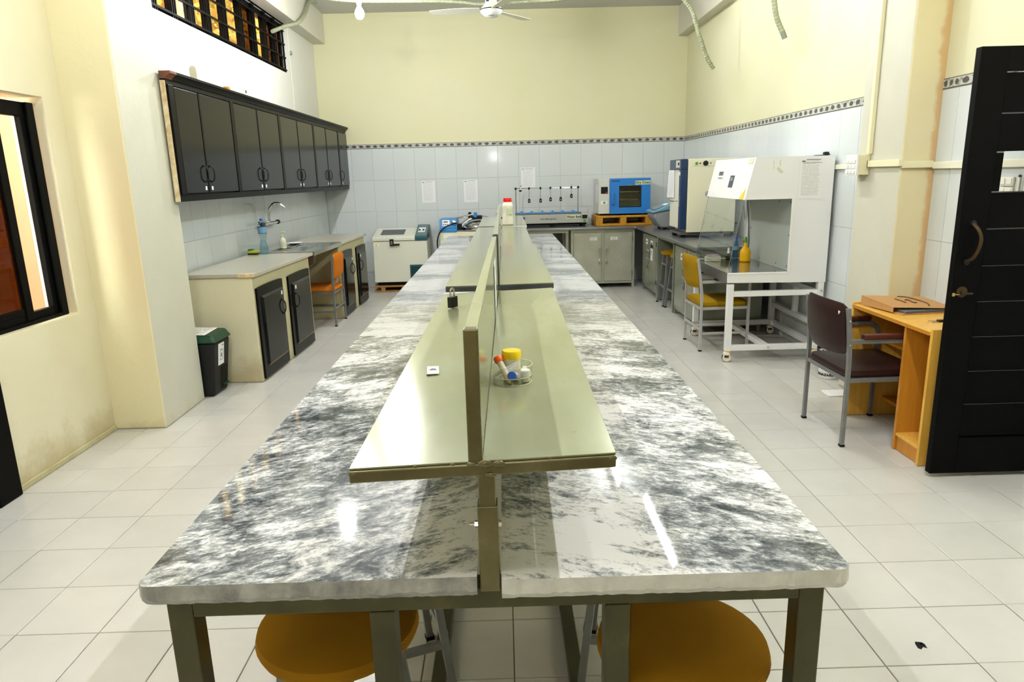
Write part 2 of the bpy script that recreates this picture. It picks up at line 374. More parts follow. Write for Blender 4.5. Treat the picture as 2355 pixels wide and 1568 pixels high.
def tube(bm, pts, r, n=8, taper=None, closed=False):
    pts = [Vector(p) for p in pts]; rings = []; up = None
    for k, p in enumerate(pts):
        if closed: d = pts[(k+1) % len(pts)]-pts[k-1]
        else: d = pts[min(k+1, len(pts)-1)]-pts[max(k-1, 0)]
        d.normalize()
        if up is None: _, s, u = frame_of(d)
        else:
            s = d.cross(up).normalized() if d.cross(up).length > 1e-6 else s
            u = s.cross(d)
        up = u
        rr = r[k] if isinstance(r, (list, tuple)) else r
        rings.append([bm.verts.new(p+s*math.cos(2*PI*i/n)*rr+u*math.sin(2*PI*i/n)*rr) for i in range(n)])
    m = len(rings)
    for k in range(m if closed else m-1):
        a, b = rings[k], rings[(k+1) % m]
        for i in range(n): j = (i+1) % n; bm.faces.new((a[i], a[j], b[j], b[i]))
    if not closed: bm.faces.new(rings[0][::-1]); bm.faces.new(rings[-1])
    bmesh.ops.recalc_face_normals(bm, faces=bm.faces)
def cyl(bm, p0, p1, r, n=16): tube(bm, [p0, p1], r, n)
def lathe(bm, prof, at=(0, 0, 0), n=24, axis='z', close=True):
    """profile of (radius, height) turned about an axis"""
    rings = []
    for r, h in prof:
        ring = []
        for i in range(n):
            a = 2*PI*i/n; c, s = math.cos(a)*r, math.sin(a)*r
            p = {'z': (c, s, h), 'y': (c, h, s), 'x': (h, c, s)}[axis]
            ring.append(bm.verts.new((p[0]+at[0], p[1]+at[1], p[2]+at[2])))
        rings.append(ring)
    for a, b in zip(rings, rings[1:]):
        for i in range(n): j = (i+1) % n; bm.faces.new((a[i], a[j], b[j], b[i]))
    if close: bm.faces.new(rings[0][::-1]); bm.faces.new(rings[-1])
    bmesh.ops.recalc_face_normals(bm, faces=bm.faces)
def ell(bm, c, r, seg=16, rings=10):
    mat = Matrix.Translation(c) @ Matrix.Diagonal((r[0], r[1], r[2], 1))
    bmesh.ops.create_uvsphere(bm, u_segments=seg, v_segments=rings, radius=1, matrix=mat)
def spline(pts, k=6):
    """smooth path through points (Catmull-Rom)"""
    P = [Vector(p) for p in pts]; out = []
    for i in range(len(P)-1):
        a, b, c, d = P[max(i-1, 0)], P[i], P[i+1], P[min(i+2, len(P)-1)]
        for t in range(k):
            t /= k
            out.append(.5*((2*b)+(-a+c)*t+(2*a-5*b+4*c-d)*t*t+(-a+3*b-3*c+d)*t**3))
    return out+[P[-1]]
def origin(o):
    p = Vector((0, 0, 0))
    while o is not None: p = p+o.location; o = o.parent
    return p
SMOOTH = dict(a=35)
def O(name, bm, mat, parent=None, bevel=0, smooth=False, local=False, seg=2, sub=0):
    me = bpy.data.meshes.new(name)
    if parent is not None and not local:
        o = origin(parent); bmesh.ops.translate(bm, verts=bm.verts, vec=-o)
    bm.to_mesh(me); bm.free()
    me.materials.append(MT[mat] if isinstance(mat, str) else mat)
    ob = bpy.data.objects.new(name, me); COL.objects.link(ob)
    if parent is not None: ob.parent = parent
    if smooth:
        me.polygons.foreach_set('use_smooth', [True]*len(me.polygons))
        me.set_sharp_from_angle(angle=math.radians(SMOOTH['a']))
    if bevel:
        md = ob.modifiers.new('edge', 'BEVEL'); md.width = bevel; md.segments = seg; md.limit_method = 'ANGLE'; md.angle_limit = math.radians(40)
    if sub:
        md = ob.modifiers.new('soft', 'SUBSURF'); md.levels = sub; md.render_levels = sub
    return ob
def tag(o, label, cat, group=None, kind=None):
    if label: o['label'] = label
    if cat: o['category'] = cat
    if group: o['group'] = group
    if kind: o['kind'] = kind
    return o
def thing(name, label, cat, loc, group=None, kind=None):
    o = bpy.data.objects.new(name, None); COL.objects.link(o); o.location = loc; o.empty_display_size = .1
    return tag(o, label, cat, group, kind)
def struct(name, bm, mat, label=None, **k):
    o = O(name, bm, mat, None, **k); o['kind'] = 'structure'
    if label: o['label'] = label
    return o
def solid(name, mat, parent, *boxes, bevel=0, **k):
    bm = B()
    for b_ in boxes: box(bm, *b_)
    return O(name, bm, mat, parent, bevel, **k)
def copy_tree(o, loc=None, rotz=None, label=None, group=None, parent=None):
    c = o.copy(); COL.objects.link(c)
    if parent is not None: c.parent = parent
    if loc is not None: c.location = loc
    if rotz is not None: c.rotation_euler = (0, 0, rotz)
    if label: c['label'] = label
    if group: c['group'] = group
    for ch in list(o.children): copy_tree(ch, parent=c)
    return c
def text(name, s, size, loc, rot, mat, parent, align='CENTER', ext=.0004, sx=1.0, bold=.0012):
    """lettering as a thin mesh"""
    cu = bpy.data.curves.new(name, 'FONT'); cu.body = s; cu.size = size; cu.align_x = align; cu.align_y = 'CENTER'
    cu.extrude = ext; cu.offset = bold; cu.resolution_u = 2
    tmp = bpy.data.objects.new('tmp', cu); COL.objects.link(tmp)
    me = bpy.data.meshes.new_from_object(tmp.evaluated_get(bpy.context.evaluated_depsgraph_get()))
    bpy.data.objects.remove(tmp); bpy.data.curves.remove(cu)
    me.name = name; me.materials.clear(); me.materials.append(MT[mat])
    o = bpy.data.objects.new(name, me); COL.objects.link(o)
    o.parent = parent; o.location = Vector(loc)-origin(parent); o.rotation_euler = rot; o.scale = (sx, 1, 1)
    return o
FRONT = (PI/2, 0, 0)          # lettering that faces -Y
LEFTF = (PI/2, 0, -PI/2)      # lettering that faces -X
RIGHTF = (PI/2, 0, PI/2)      # lettering that faces +X
def cyl_obj(name, mat, parent, p0, p1, r, n=16):
    bm = B(); cyl(bm, p0, p1, r, n); return O(name, bm, mat, parent, smooth=True)
def tube_obj(name, mat, parent, pts, r, n=8, closed=False):
    bm = B(); tube(bm, pts, r, n, closed=closed); return O(name, bm, mat, parent, smooth=True)
def lathe_obj(name, mat, parent, prof, at, n=24, axis='z'):
    bm = B(); lathe(bm, prof, at, n, axis); return O(name, bm, mat, parent, smooth=True)
# ------------------------------------------------------------------ room shell
XL, XLC, XR, YB, ZC, YF = -2.65, -2.625, 2.72, 10.55, 3.89, -2.6
PY0, PY1 = 4.43, 5.07          # left pillar;  right pillar 4.42 - 4.96
T = .305
# floor: grout bed with individual tiles
fl = B(); box(fl, XL-.2, XR+.2, YF, YB+.2, -.12, -.004); floor = struct('floor', fl, 'grout', 'white ceramic tiled laboratory floor')
_tile = {}
def tile_mesh(w, d, t, name, mat, axis):
    """one tile with its worn edge; axis = the way its face looks"""
    k = (round(w, 3), round(d, 3), t, mat, axis)
    if k in _tile: return _tile[k]
    bm = B(); g, c = .0017, .0018
    a, b_ = w/2-g, d/2-g
    lo = [(-a, -b_, -t), (a, -b_, -t), (a, b_, -t), (-a, b_, -t)]
    mid = [(-a, -b_, -c), (a, -b_, -c), (a, b_, -c), (-a, b_, -c)]
    top = [(-a+c, -b_+c, 0), (a-c, -b_+c, 0), (a-c, b_-c, 0), (-a+c, b_-c, 0)]
    R = [[bm.verts.new(p) for p in q] for q in (lo, mid, top)]
    bm.faces.new(R[2])
    for p, q in zip(R, R[1:]):
        for i in range(4): j = (i+1) % 4; bm.faces.new((p[i], p[j], q[j], q[i]))
    if axis == '-y': rot = Matrix.Rotation(PI/2, 4, 'X')
    elif axis == '+x': rot = Matrix.Rotation(PI/2, 4, 'Z') @ Matrix.Rotation(PI/2, 4, 'X')
    elif axis == '-x': rot = Matrix.Rotation(-PI/2, 4, 'Z') @ Matrix.Rotation(PI/2, 4, 'X')
    else: rot = Matrix.Identity(4)
    bmesh.ops.transform(bm, matrix=rot, verts=bm.verts)
    bmesh.ops.recalc_face_normals(bm, faces=bm.faces)
    me = bpy.data.meshes.new(name); bm.to_mesh(me); bm.free(); me.materials.append(MT[mat]); _tile[k] = me
    return me
def put_tile(name, parent, w, d, loc, mat, axis='+z', t=.0045):
    o = bpy.data.objects.new(name, tile_mesh(w, d, t, name, mat, axis)); COL.objects.link(o)
    o.parent = parent; o.location = loc; return o
xs = [XL-.02]; x = -2.748+T
while x < XR-.02: xs.append(x); x += T
xs.append(XR+.01)
ys = []; y = .107-T*3
while y < 4.6: ys.append(y); y += T
ys += [4.662, 4.818]; y = 4.818+T
while y < YB-.05: ys.append(y); y += T
ys.append(YB)
cells = []
for j in range(len(ys)-1):
    for i in range(len(xs)-1):
        cx, cy = (xs[i]+xs[i+1])/2, (ys[j]+ys[j+1])/2
        w, d = xs[i+1]-xs[i], ys[j+1]-ys[j]
        seen = abs(cx)*1.0 < .74*cy+.25 and cy > 1.15
        if -.62 < cx < .56 and 2.7 < cy < 9.2: seen = False
        if cx < -2.3 and 4.3 < cy: seen = False
        if cx < -2.0 and 5.4 < cy < 9.3: seen = False
        if cx > 2.35 and cy > 4.8: seen = False
        if cx > 2.0 and cy > 6.8: seen = False
        if cy > 10.1: seen = False
        cells.append((seen, cy, cx, w, d))
vis = sorted([c for c in cells if c[0]], key=lambda c: c[1])
single, rest = vis[:298], vis[298:]+[c for c in cells if not c[0]]
for _, cy, cx, w, d in single:
    put_tile('floor_tile', floor, w, d, (cx, cy, 0), 'ftile')
bm = B(); g = .0013
for _, cy, cx, w, d in rest: box(bm, cx-w/2+g, cx+w/2-g, cy-d/2+g, cy+d/2-g, -.0045, 0)
o = O('floor_tile_field', bm, 'ftile', floor); o['kind'] = 'stuff'

# walls
def wall(name, mat, label, *boxes): return struct(name, (lambda bm: ([box(bm, *q) for q in boxes], bm)[1])(B()), mat, label)
WY0, WY1, WZ0, WZ1 = 3.50, 4.255, .835, 2.11        # side window opening
DY0, DY1 = 2.35, 3.455                               # side doorway
CY0, CY1, CZ0, CZ1 = 5.07, 9.215, 2.915, 3.49       # clerestory opening
wall_left = wall('wall_left', 'wall_left', 'cream plastered side wall with the window and doorway',
    (XL-.2, XL, YF, DY0, 0, ZC), (XL-.2, XL, DY0, DY1, 2.45, ZC), (XL-.2, XL, DY1, WY0, 0, ZC),
    (XL-.2, XL, WY0, WY1, 0, WZ0), (XL-.2, XL, WY0, WY1, WZ1, ZC), (XL-.2, XL, WY1, PY1, 0, ZC))
wall_left_2 = wall('wall_left_rear', 'wall_white', 'white plastered wall above the dark wall cabinet',
    (XL-.2, XLC, PY1, CY1, 0, CZ0), (XL-.2, XLC, PY1, CY1, CZ1, ZC), (XL-.2, XLC, CY1, YB, 0, ZC))
wall_back = wall('wall_back', 'wall_back', 'yellow far wall above the white tiles', (XL-.2, XR+.2, YB, YB+.2, 0, ZC))
wall_right = wall('wall_right', 'wall_right', 'cream right wall above the white tiles', (XR, XR+.2, YF, YB, 0, ZC))
wall_front = wall('wall_front', 'wall', 'cream wall behind the camera', (XL-.2, XR+.2, YF-.2, YF, 0, ZC))
ceiling = wall('ceiling', 'ceiling', 'pale grey painted ceiling', (XL-.2, XR+.2, YF-.2, YB+.2, ZC, ZC+.15))
def pillar(name, pts, mat, label, bev=.012):
    bm = B(); prism(bm, pts, 'z', 0, ZC)
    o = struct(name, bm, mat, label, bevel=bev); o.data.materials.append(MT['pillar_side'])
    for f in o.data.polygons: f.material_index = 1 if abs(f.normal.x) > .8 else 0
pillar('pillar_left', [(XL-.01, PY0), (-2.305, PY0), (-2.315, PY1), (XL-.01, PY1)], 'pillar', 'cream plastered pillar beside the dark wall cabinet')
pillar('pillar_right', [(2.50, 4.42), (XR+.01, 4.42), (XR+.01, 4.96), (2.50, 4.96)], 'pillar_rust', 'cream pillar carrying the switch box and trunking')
struct('beam_left', (lambda bm: (box(bm, XL-.01, -2.455, PY1-.35, YB, 3.49, ZC), bm)[1])(B()), 'beam', 'cream ceiling beam along the window wall', bevel=.008)
struct('beam_right', (lambda bm: (box(bm, 2.58, XR+.01, PY1-.35, YB, 3.49, ZC), bm)[1])(B()), 'beam', 'cream ceiling beam along the right wall', bevel=.008)
# wall tiles and flower border
rows = [-.238, .219, .676, 1.133, 1.590, 2.043]
def tile_wall(parent, axis, plane, a0, a1, anchor, pitch, keep, sgn):
    cs = []; a = anchor-math.ceil((anchor-a0)/pitch)*pitch
    while a < a1: cs.append((max(a, a0), min(a+pitch, a1))); a += pitch
    for (p, q) in cs:
        if q-p < .02: continue
        for r0, r1 in zip(rows, rows[1:]):
            z0 = max(r0, .002)
            c, zc = (p+q)/2, (z0+r1)/2
            if not keep(c, zc): continue
            loc = (c, plane-.006, zc) if axis == '-y' else (plane+sgn*.006, c, zc)
            put_tile('wall_tile', parent, q-p, r1-z0, loc, 'wtile', axis, .005)
        loc = (c, plane-.009, 2.0755) if axis == '-y' else (plane+sgn*.009, c, 2.0755)
        if keep(c, 2.07): put_tile('border_tile', parent, q-p, .064, loc, 'border_xz' if axis == '-y' else 'border_yz', axis, .008)
bed = lambda *q: solid('tile_bed', 'wgrout', q[-1], q[:-1])
bed(XLC, XR, YB-.0025, YB+.01, 0, 2.045, wall_back)
bed(XLC-.01, XLC+.0025, PY1, YB, .0, 1.6, wall_left_2)
bed(XR-.0025, XR+.01, 4.96, YB, 0, 2.045, wall_right); bed(XR-.0025, XR+.01, 2.2, 4.42, 0, 2.045, wall_right)
tile_wall(wall_back, '-y', YB, XLC+.006, XR-.006, -.048, .308, lambda c, z: True, 0)
tile_wall(wall_left_2, '+x', XLC, PY1, YB-.006, 5.93, .308, lambda c, z: .6 < z < 1.55, 1)
tile_wall(wall_right, '-x', XR, 4.96, YB-.006, 5.40, .308, lambda c, z: True, -1)
tile_wall(wall_right, '-x', XR, 2.2, 4.42, 4.26, .308, lambda c, z: True, -1)

# side window: black sliding sashes set back in the plaster reveal
win = thing('window_1', 'black framed sliding window with tan view, beside the cream pillar', 'window', (XL-.08, 3.88, WZ0), kind='structure')
fx0, fx1 = XL-.098, XL-.062
solid('window_frame', 'blackwin', win, (fx0, fx1, WY0+.005, WY0+.06, WZ0+.005, 2.075), (fx0, fx1, 4.125, 4.225, WZ0+.005, 2.075),
      (fx0, fx1, WY0+.06, 4.125, WZ0+.005, .905), (fx0, fx1, WY0+.06, 4.125, 1.995, 2.075), bevel=.004)
solid('outer_rail', 'blackwin', win, (fx1, fx1+.02, 4.165, 4.225, WZ0+.005, 2.075), (fx1, fx1+.02, WY0+.06, 4.165, WZ0+.005, .86), bevel=.003)
solid('mullion', 'blackwin', win, (fx0+.014, fx1+.006, 3.872, 3.935, .86, 2.03), bevel=.004)
solid('sash_rail', 'blackwin', win, (fx0+.014, fx1+.004, WY0+.06, 3.862, .90, .935), bevel=.003)
solid('window_pane', 'glass', win, (fx0+.006, fx0+.010, 3.90, 4.125, .905, 1.995))
solid('window_pane', 'darktint', win, (fx0+.02, fx0+.024, WY0+.06, 3.87, .905, 1.995))
solid('window_sill', 'wall_left', win, (XL-.19, XL-.004, WY0, WY1, WZ0-.02, WZ0+.004))
# clerestory: brown glazed sashes behind a black grille of bars
cl = thing('window_2', 'barred clerestory window with brown panes above the dark wall cabinet', 'window', (XL-.05, 7.1, CZ0), kind='structure')
gx = XLC-.025
groups = [5.10, 5.46, 5.84, 6.18, 6.54, 6.90, 7.31, 7.76, 8.15, 8.52, 8.86, 9.19]
solid('window_frame', 'blackwin', cl, (gx-.09, gx-.02, CY0+.005, CY1-.005, CZ0+.003, CZ0+.05), (gx-.09, gx-.02, CY0+.005, CY1-.005, 3.42, 3.487))
for z in (2.955, 3.10, 3.255, 3.41):
    bm = B(); box(bm, gx-.006, gx+.010, CY0+.003, CY1-.003, z-.009, z+.009); O('grille_rail', bm, 'blackwin', cl)
for i, y in enumerate(groups):
    for k in ((-1, 0, 1) if 0 < i < len(groups)-1 else (0,)):
        bm = B(); box(bm, gx-.014, gx+.002, y+k*.034-.007, y+k*.034+.007, CZ0+.004, 3.486); O('grille_bar', bm, 'blackwin', cl)
    solid('window_stile', 'blackwin', cl, (gx-.060, gx-.034, max(y-.034, CY0+.005), min(y+.034, CY1-.005), CZ0+.05, 3.42))
for i in range(len(groups)-1):
    a, b_ = groups[i]+.034, groups[i+1]-.034
    mt = 'darktint' if i in (7, 9, 10) else 'tint'
    if i == 3: b_ -= .16                             # one sash stands ajar
    solid('window_pane', mt, cl, (gx-.052, gx-.048, a, b_, CZ0+.05, 3.42))
solid('sash_label', 'paper', cl, (gx-.0475, gx-.0465, 8.60, 8.72, 3.33, 3.36), (gx-.0475, gx-.0465, 8.60, 8.72, 3.00, 3.03), (gx-.0475, gx-.0465, 8.93, 8.98, 3.33, 3.36), (gx-.0475, gx-.0465, 8.93, 8.98, 3.0, 3.03))
# doorway on the left: black jamb and a closed black leaf further back
d1 = thing('door_1', 'black painted doorway at the left edge, jamb down to the floor', 'door', (XL-.05, 2.9, 0), kind='structure')
solid('door_frame', 'doorblack', d1, (XL-.18, XL+.035, DY1-.17, DY1, .001, 2.449), (XL-.18, XL+.035, DY0, DY0+.14, .001, 2.449), (XL-.18, XL+.035, DY0+.14, DY1-.17, 2.33, 2.449), bevel=.006)
solid('door_leaf', 'doorblack', d1, (XL-.12, XL-.08, DY0+.14, DY1-.17, .01, 2.33))
solid('door_panel', 'doorblack', d1, (XL-.08, XL-.07, DY0+.28, DY1-.31, .2, 1.1), (XL-.08, XL-.07, DY0+.28, DY1-.31, 1.25, 2.15), bevel=.006)

# black boarded door standing open on the right; one board is missing
d2 = thing('door_2', 'black boarded door standing open on the right, one board missing, key in its lock', 'door', (2.72, 3.33, 0), kind='structure')
dy0, dy1 = 3.325, 3.367; DX0, DX1 = 2.20, 3.02; sx = 2.335; zb = .022
solid('door_stile', 'doorblack', d2, (DX0, sx-.003, dy0, dy1, zb, 2.115), bevel=.003)
solid('door_stile', 'doorblack', d2, (DX1-.13, DX1, dy0, dy1, zb, 2.115), bevel=.003)
solid('door_rail', 'doorblack', d2, (sx-.003, DX1-.13, dy0, dy1, 2.008, 2.115), bevel=.003)
solid('door_rail', 'doorblack', d2, (sx-.003, DX1-.13, dy0, dy1, zb, .218), bevel=.003)
zz = [.221, .398, .574, .753, .932, 1.110, 1.288, 1.463, 1.648, 1.824, 2.005]
for k in range(len(zz)-1):
    x1 = DX1-.132
    if k == 7: x1 = 2.372                              # stump of the missing board
    solid('door_board', 'doorblack', d2, (sx, x1, dy0+.006, dy1-.006, zz[k]+.003, zz[k+1]-.003), bevel=.0035)
for k in range(1, len(zz)-1):                          # the pale worn edge of each joint
    x1 = 2.372 if k == 8 else DX1-.135
    solid('board_joint', 'joint', d2, (sx+.003, x1, dy0+.0075, dy0+.02, zz[k]-.0018, zz[k]+.0018))
bm = B(); tube(bm, spline([(2.262, dy0-.004, 1.315), (2.268, dy0-.035, 1.290), (2.276, dy0-.05, 1.25), (2.272, dy0-.048, 1.20), (2.262, dy0-.03, 1.155), (2.252, dy0-.004, 1.135)]), .009, 8)
h = O('door_handle', bm, 'bronze', d2, smooth=True)
lathe_obj('handle_rose', 'blackpl', h, [(.0, 0), (.016, 0), (.014, -.008), (0, -.009)], (2.262, dy0, 1.318), 12, 'y')
lathe_obj('handle_rose', 'blackpl', h, [(.0, 0), (.016, 0), (.014, -.008), (0, -.009)], (2.252, dy0, 1.132), 12, 'y')
lathe_obj('lock_plate', 'bronze', d2, [(0, 0), (.028, 0), (.026, -.006), (.012, -.008), (.011, -.02), (0, -.021)], (2.248, dy0, .985), 16, 'y')
solid('lock_lever', 'bronze', d2, (2.248, 2.292, dy0-.024, dy0-.012, .974, .984), bevel=.003)
solid('door_key', 'brass', d2, (2.204, 2.232, dy0-.012, dy0-.008, .972, .977), (2.196, 2.210, dy0-.0125, dy0-.0075, .966, .983), bevel=.002)
for z in (.35, 1.05, 1.85): solid('door_hinge', 'blackpl', d2, (DX1-.003, DX1+.012, dy0, dy1, z, z+.1))

# skirting dirt line where left wall meets the floor
solid('baseboard_left', 'counter_plaster', None, (XL, XL+.012, DY1, PY0, .001, .035), bevel=.004)['kind'] = 'structure'

# yard outside the two windows
yard = thing('yard', None, None, (-5.2, 6, -.1)); yard['kind'] = 'structure'; yard['label'] = 'tan rendered yard wall seen through the side window'
solid('yard_wall', 'tan', yard, (-4.6, -4.4, 1.5, 15.5, -.1, 4.6))
solid('yard_ground', 'ground', yard, (-9, XL-.2, 0, 16, -.2, -.1))
tree = thing('tree', 'sunlit tree seen through the brown panes of the clerestory', 'tree', (-4.0, 9.6, -.1))
bm = B(); tube(bm, [(-4.0, 9.6, -.1), (-4.05, 9.6, 1.5), (-3.95, 9.7, 3)], [.16, .13, .09], 8); O('trunk', bm, 'palletwood', tree, smooth=True)
bm = B(); rnd = random.Random(3)
for i in range(2600):
    a, u_, r = rnd.uniform(0, 2*PI), rnd.uniform(-1, 1), rnd.random()**.4
    q = math.sqrt(1-u_*u_)
    c = Vector((-3.75+.5*r*q*math.cos(a), 10.4+2.6*r*q*math.sin(a), 4.2+1.3*r*u_))
    d = Vector((rnd.uniform(-1, 1), rnd.uniform(-1, 1), rnd.uniform(-1, 1))).normalized(); e = d.orthogonal().normalized(); s_ = rnd.uniform(.06, .13)
    bm.faces.new([bm.verts.new(p) for p in (c-d*s_, c+e*s_*.4, c+d*s_, c-e*s_*.4)])
O('foliage', bm, 'leaf', tree)['kind'] = 'stuff'
# ------------------------------------------------------------------ central bench
frame = thing('bench_frame', 'long olive steel bench frame of square legs and rails under the marble', 'bench frame', (-.03, 1.13, 0))
LX = (-.615, -.244, .194, .555)
def leg(x, y, z1=.858, w=.047):
    o = solid('leg', 'olive', frame, (x-w/2, x+w/2, y, y+w, .004, z1), bevel=.003)
    solid('foot_pad', 'rubber', o, (x-w/2-.001, x+w/2+.001, y-.001, y+w+.001, 0, .004)); return o
for y in (1.13, 3.06, 4.93, 6.80, 8.44):
    for x in LX: leg(x, y, .814 if x in (LX[1], LX[2]) else .857)
    solid('cross_rail', 'olive', frame, (LX[0]+.0235, LX[3]-.0235, y, y+.047, .815, .858), bevel=.003)
for x in LX: solid('long_rail', 'olive', frame, *[(x-.02, x+.02, a+.047, b_, .815, .857) for a, b_ in ((1.13, 3.06), (3.06, 4.93), (4.93, 6.80), (6.80, 8.44))])
for x in LX[1:3]: solid('floor_rail', 'olive', frame, *[(x-.023, x+.023, a+.047, b_, .012, .05) for a, b_ in ((1.13, 3.06), (3.06, 4.93), (4.93, 6.80), (6.80, 8.44))], bevel=.003)
def slab(name, label, x0, x1, y0, y1, mat, rough=False, corner=None):
    """marble slab; the near edge is a broken saw cut"""
    bm = B(); rnd = random.Random(int(x0*100+y0*10)); top, bot = [], []
    n = 60 if rough else 2
    for i in range(n+1):
        t = i/n; x = x0+(x1-x0)*t; c = 0
        if corner == 'l': c = max(0, .018-(x-x0))**2/.018*.8
        if corner == 'r': c = max(0, .018-(x1-x))**2/.018*.8
        j = rnd.uniform(-1, 1)*.0015 if rough else 0
        top.append((x, y0+c+(.004 if rough else 0), .9)); bot.append((x, y0+c+j, .8725+(rnd.uniform(0, 1)**2*.004 if rough else 0)))
    top += [(x1, y1, .9), (x0, y1, .9)]; bot += [(x1, y1, .8725), (x0, y1, .8725)]
    low = [(p[0], p[1]+(.012 if i <= n and rough else 0), .8585) for i, p in enumerate(bot)]
    R = [[bm.verts.new(p) for p in q] for q in (low, bot, top)]
    bm.faces.new(R[2]); bm.faces.new(R[0][::-1])
    for p, q in zip(R, R[1:]):
        for i in range(len(p)): k = (i+1) % len(p); bm.faces.new((p[i], p[k], q[k], q[i]))
    bmesh.ops.triangulate(bm, faces=[f for f in bm.faces if len(f.verts) > 4])
    for f in bm.faces: f.normal_update(); f.material_index = 1 if f.normal.y < -.6 and rough else 0
    o = O(name, bm, mat); o.data.materials.append(MT['sawcut' if x0 > -.1 else 'sawcut2']); return tag(o, label, 'worktop', 'marble slabs on the bench')
slab('marble_slab', 'dark clouded marble slab at the near end, bulb glare on it', -.672, -.064, 1.096, 3.082, 'marble_l', True, 'l')
slab('marble_slab', 'grey marble slab left of the shelf racks, behind the dark glaring one', -.672, -.064, 3.086, 5.70, 'marble_l2')
slab('marble_slab', 'grey marble slab at the far end, left of the red capped bottle', -.672, -.064, 5.703, 8.54, 'marble_l2')
slab('marble_slab', 'pale veined marble slab at the near end, tube light mirrored in it', -.020, .604, 1.084, 3.082, 'marble_r', True, 'r')
slab('marble_slab', 'pale marble slab right of the shelf racks, behind the one mirroring a tube', -.020, .604, 3.086, 5.70, 'marble_r2')
slab('marble_slab', 'pale marble slab at the far end, in front of the water bath', -.020, .604, 5.703, 8.56, 'marble_r2')
def rack(label, y0, y1, xc0, xc1, w, zt, tilt=0, div=True, barmat='bar', right='bar', bead=False):
    r = thing('shelf_rack', label, 'shelf', (xc0, y0, .858), 'pale green shelf racks along the bench')
    h = w/2; zl, zr = zt-tilt, zt+tilt
    def P(s, y, dz): # point on the shelf plane; s across, -1..1
        t = (y-y0)/(y1-y0); return (xc0+(xc1-xc0)*t+s*h, y, zt+tilt*s+dz)
    def slabp(name, s0, s1, a, b_, d0, d1, mat, **k):
        bm = B(); hexa(bm, [P(s0, a, d0), P(s1, a, d0), P(s1, b_, d0), P(s0, b_, d0)], [P(s0, a, d1), P(s1, a, d1), P(s1, b_, d1), P(s0, b_, d1)])
        return O(name, bm, mat, r, **k)
    ds = -.012/h
    slabp('shelf_plate', -1, ds-.012/h, y0+.004, y1, -.004, 0, 'shelf', bevel=.001)
    slabp('shelf_plate', ds+.012/h, 1, y0+.004, y1, -.004, 0, 'shelf', bevel=.001)
    slabp('front_bar', -1, .0 if right != barmat else 1, y0, y0+.022, -.027, -.0045, barmat, bevel=.0025)
    if right != barmat: slabp('front_bar', .0, 1, y0, y0+.022, -.027, -.0045, right, bevel=.0025)
    slabp('rear_bar', -1, 1, y1-.022, y1, -.027, -.0045, barmat, bevel=.0025)
    for s in (-1, 1): slabp('side_bar', s*.999, s*(1-.022/h), y0+.022, y1-.022, -.027, -.0045, barmat)
    if bead:
        rnd = random.Random(4)
        for s, yy, dz, rr_ in ((-.97, .006, -.010, .006), (.97, .006, -.010, .006), (-.5, .004, -.002, .003), (-.22, .004, -.002, .0035), (.12, .003, -.006, .008), (.02, .002, -.004, .009), (-.08, .003, -.004, .006), (.5, .004, -.001, .0035), (.06, .004, -.026, .007), (-.03, .004, -.026, .005)):
            q = P(s, y0+yy-.004, dz); bm = B(); ell(bm, q, (rr_*1.5, rr_*.5, rr_*.8), 8, 6); O('weld_bead', bm, 'bar', r, smooth=True)
    if div:
        bm = B(); d = []
        for z in (zt-.003, 1.348):
            d.append([P(ds, y0+.024, z-zt), P(ds, y1, z-zt)])
        q = .0115
        bot = [(d[0][0][0]-q, y0+.024, zt-.003), (d[0][0][0]+q, y0+.024, zt-.003), (d[0][1][0]+q*.8, y1, zt-.003), (d[0][1][0]-q*.8, y1, zt-.003)]
        hexa(bm, bot, [(p[0], p[1], 1.348) for p in bot]); O('divider_panel', bm, 'shelf', r, bevel=.002)
        x = d[0][0][0]; solid('upright_bar', barmat, r, (x-.0125, x+.0125, y0, y0+.0235, zt-.004, 1.349), bevel=.0025)
    for y in (y0, y1-.2):
        x = P(0, y, 0)[0]+.004
        px = -.041
        o = solid('post_sleeve', 'bar', r, (px-.0185, px+.0185, y+.003, y+.040, .859, 1.028), bevel=.002)
        solid('post', 'olive' if y != y0 else 'bar', r, (px-.015, px+.015, y+.006, y+.036, 1.00, zt-.027), bevel=.002)
        if y == y0:
            bo = cyl_obj('bolt', 'chrome', r, (px-.034, y+.022, .985), (px+.024, y+.022, .985), .003, 8)
            cyl_obj('nut', 'chrome', bo, (px-.0185, y+.022, .985), (px-.0245, y+.022, .985), .0065, 6)
            cyl_obj('bolt_head', 'chrome', bo, (px+.0185, y+.022, .985), (px+.0235, y+.022, .985), .006, 10)
    return r
rack('nearest pale green shelf rack, welded front bar, specimen dish on it', 1.112, 2.945, -.047, -.026, .464, 1.115, .008, bead=True)
rack('pale green shelf rack with a dark front bar, behind the padlock', 3.04, 4.86, -.022, -.018, .482, 1.128, .002, True, 'darkbar', 'darkbar')
rack('pale green shelf rack just in front of the red capped bottle', 4.90, 6.78, -.022, -.012, .462, 1.122, 0)
rack('farthest low shelf rack without divider, carrying the red capped bottle', 6.85, 8.50, -.004, -.002, .478, 1.126, .002, False, 'darkbar', 'white')

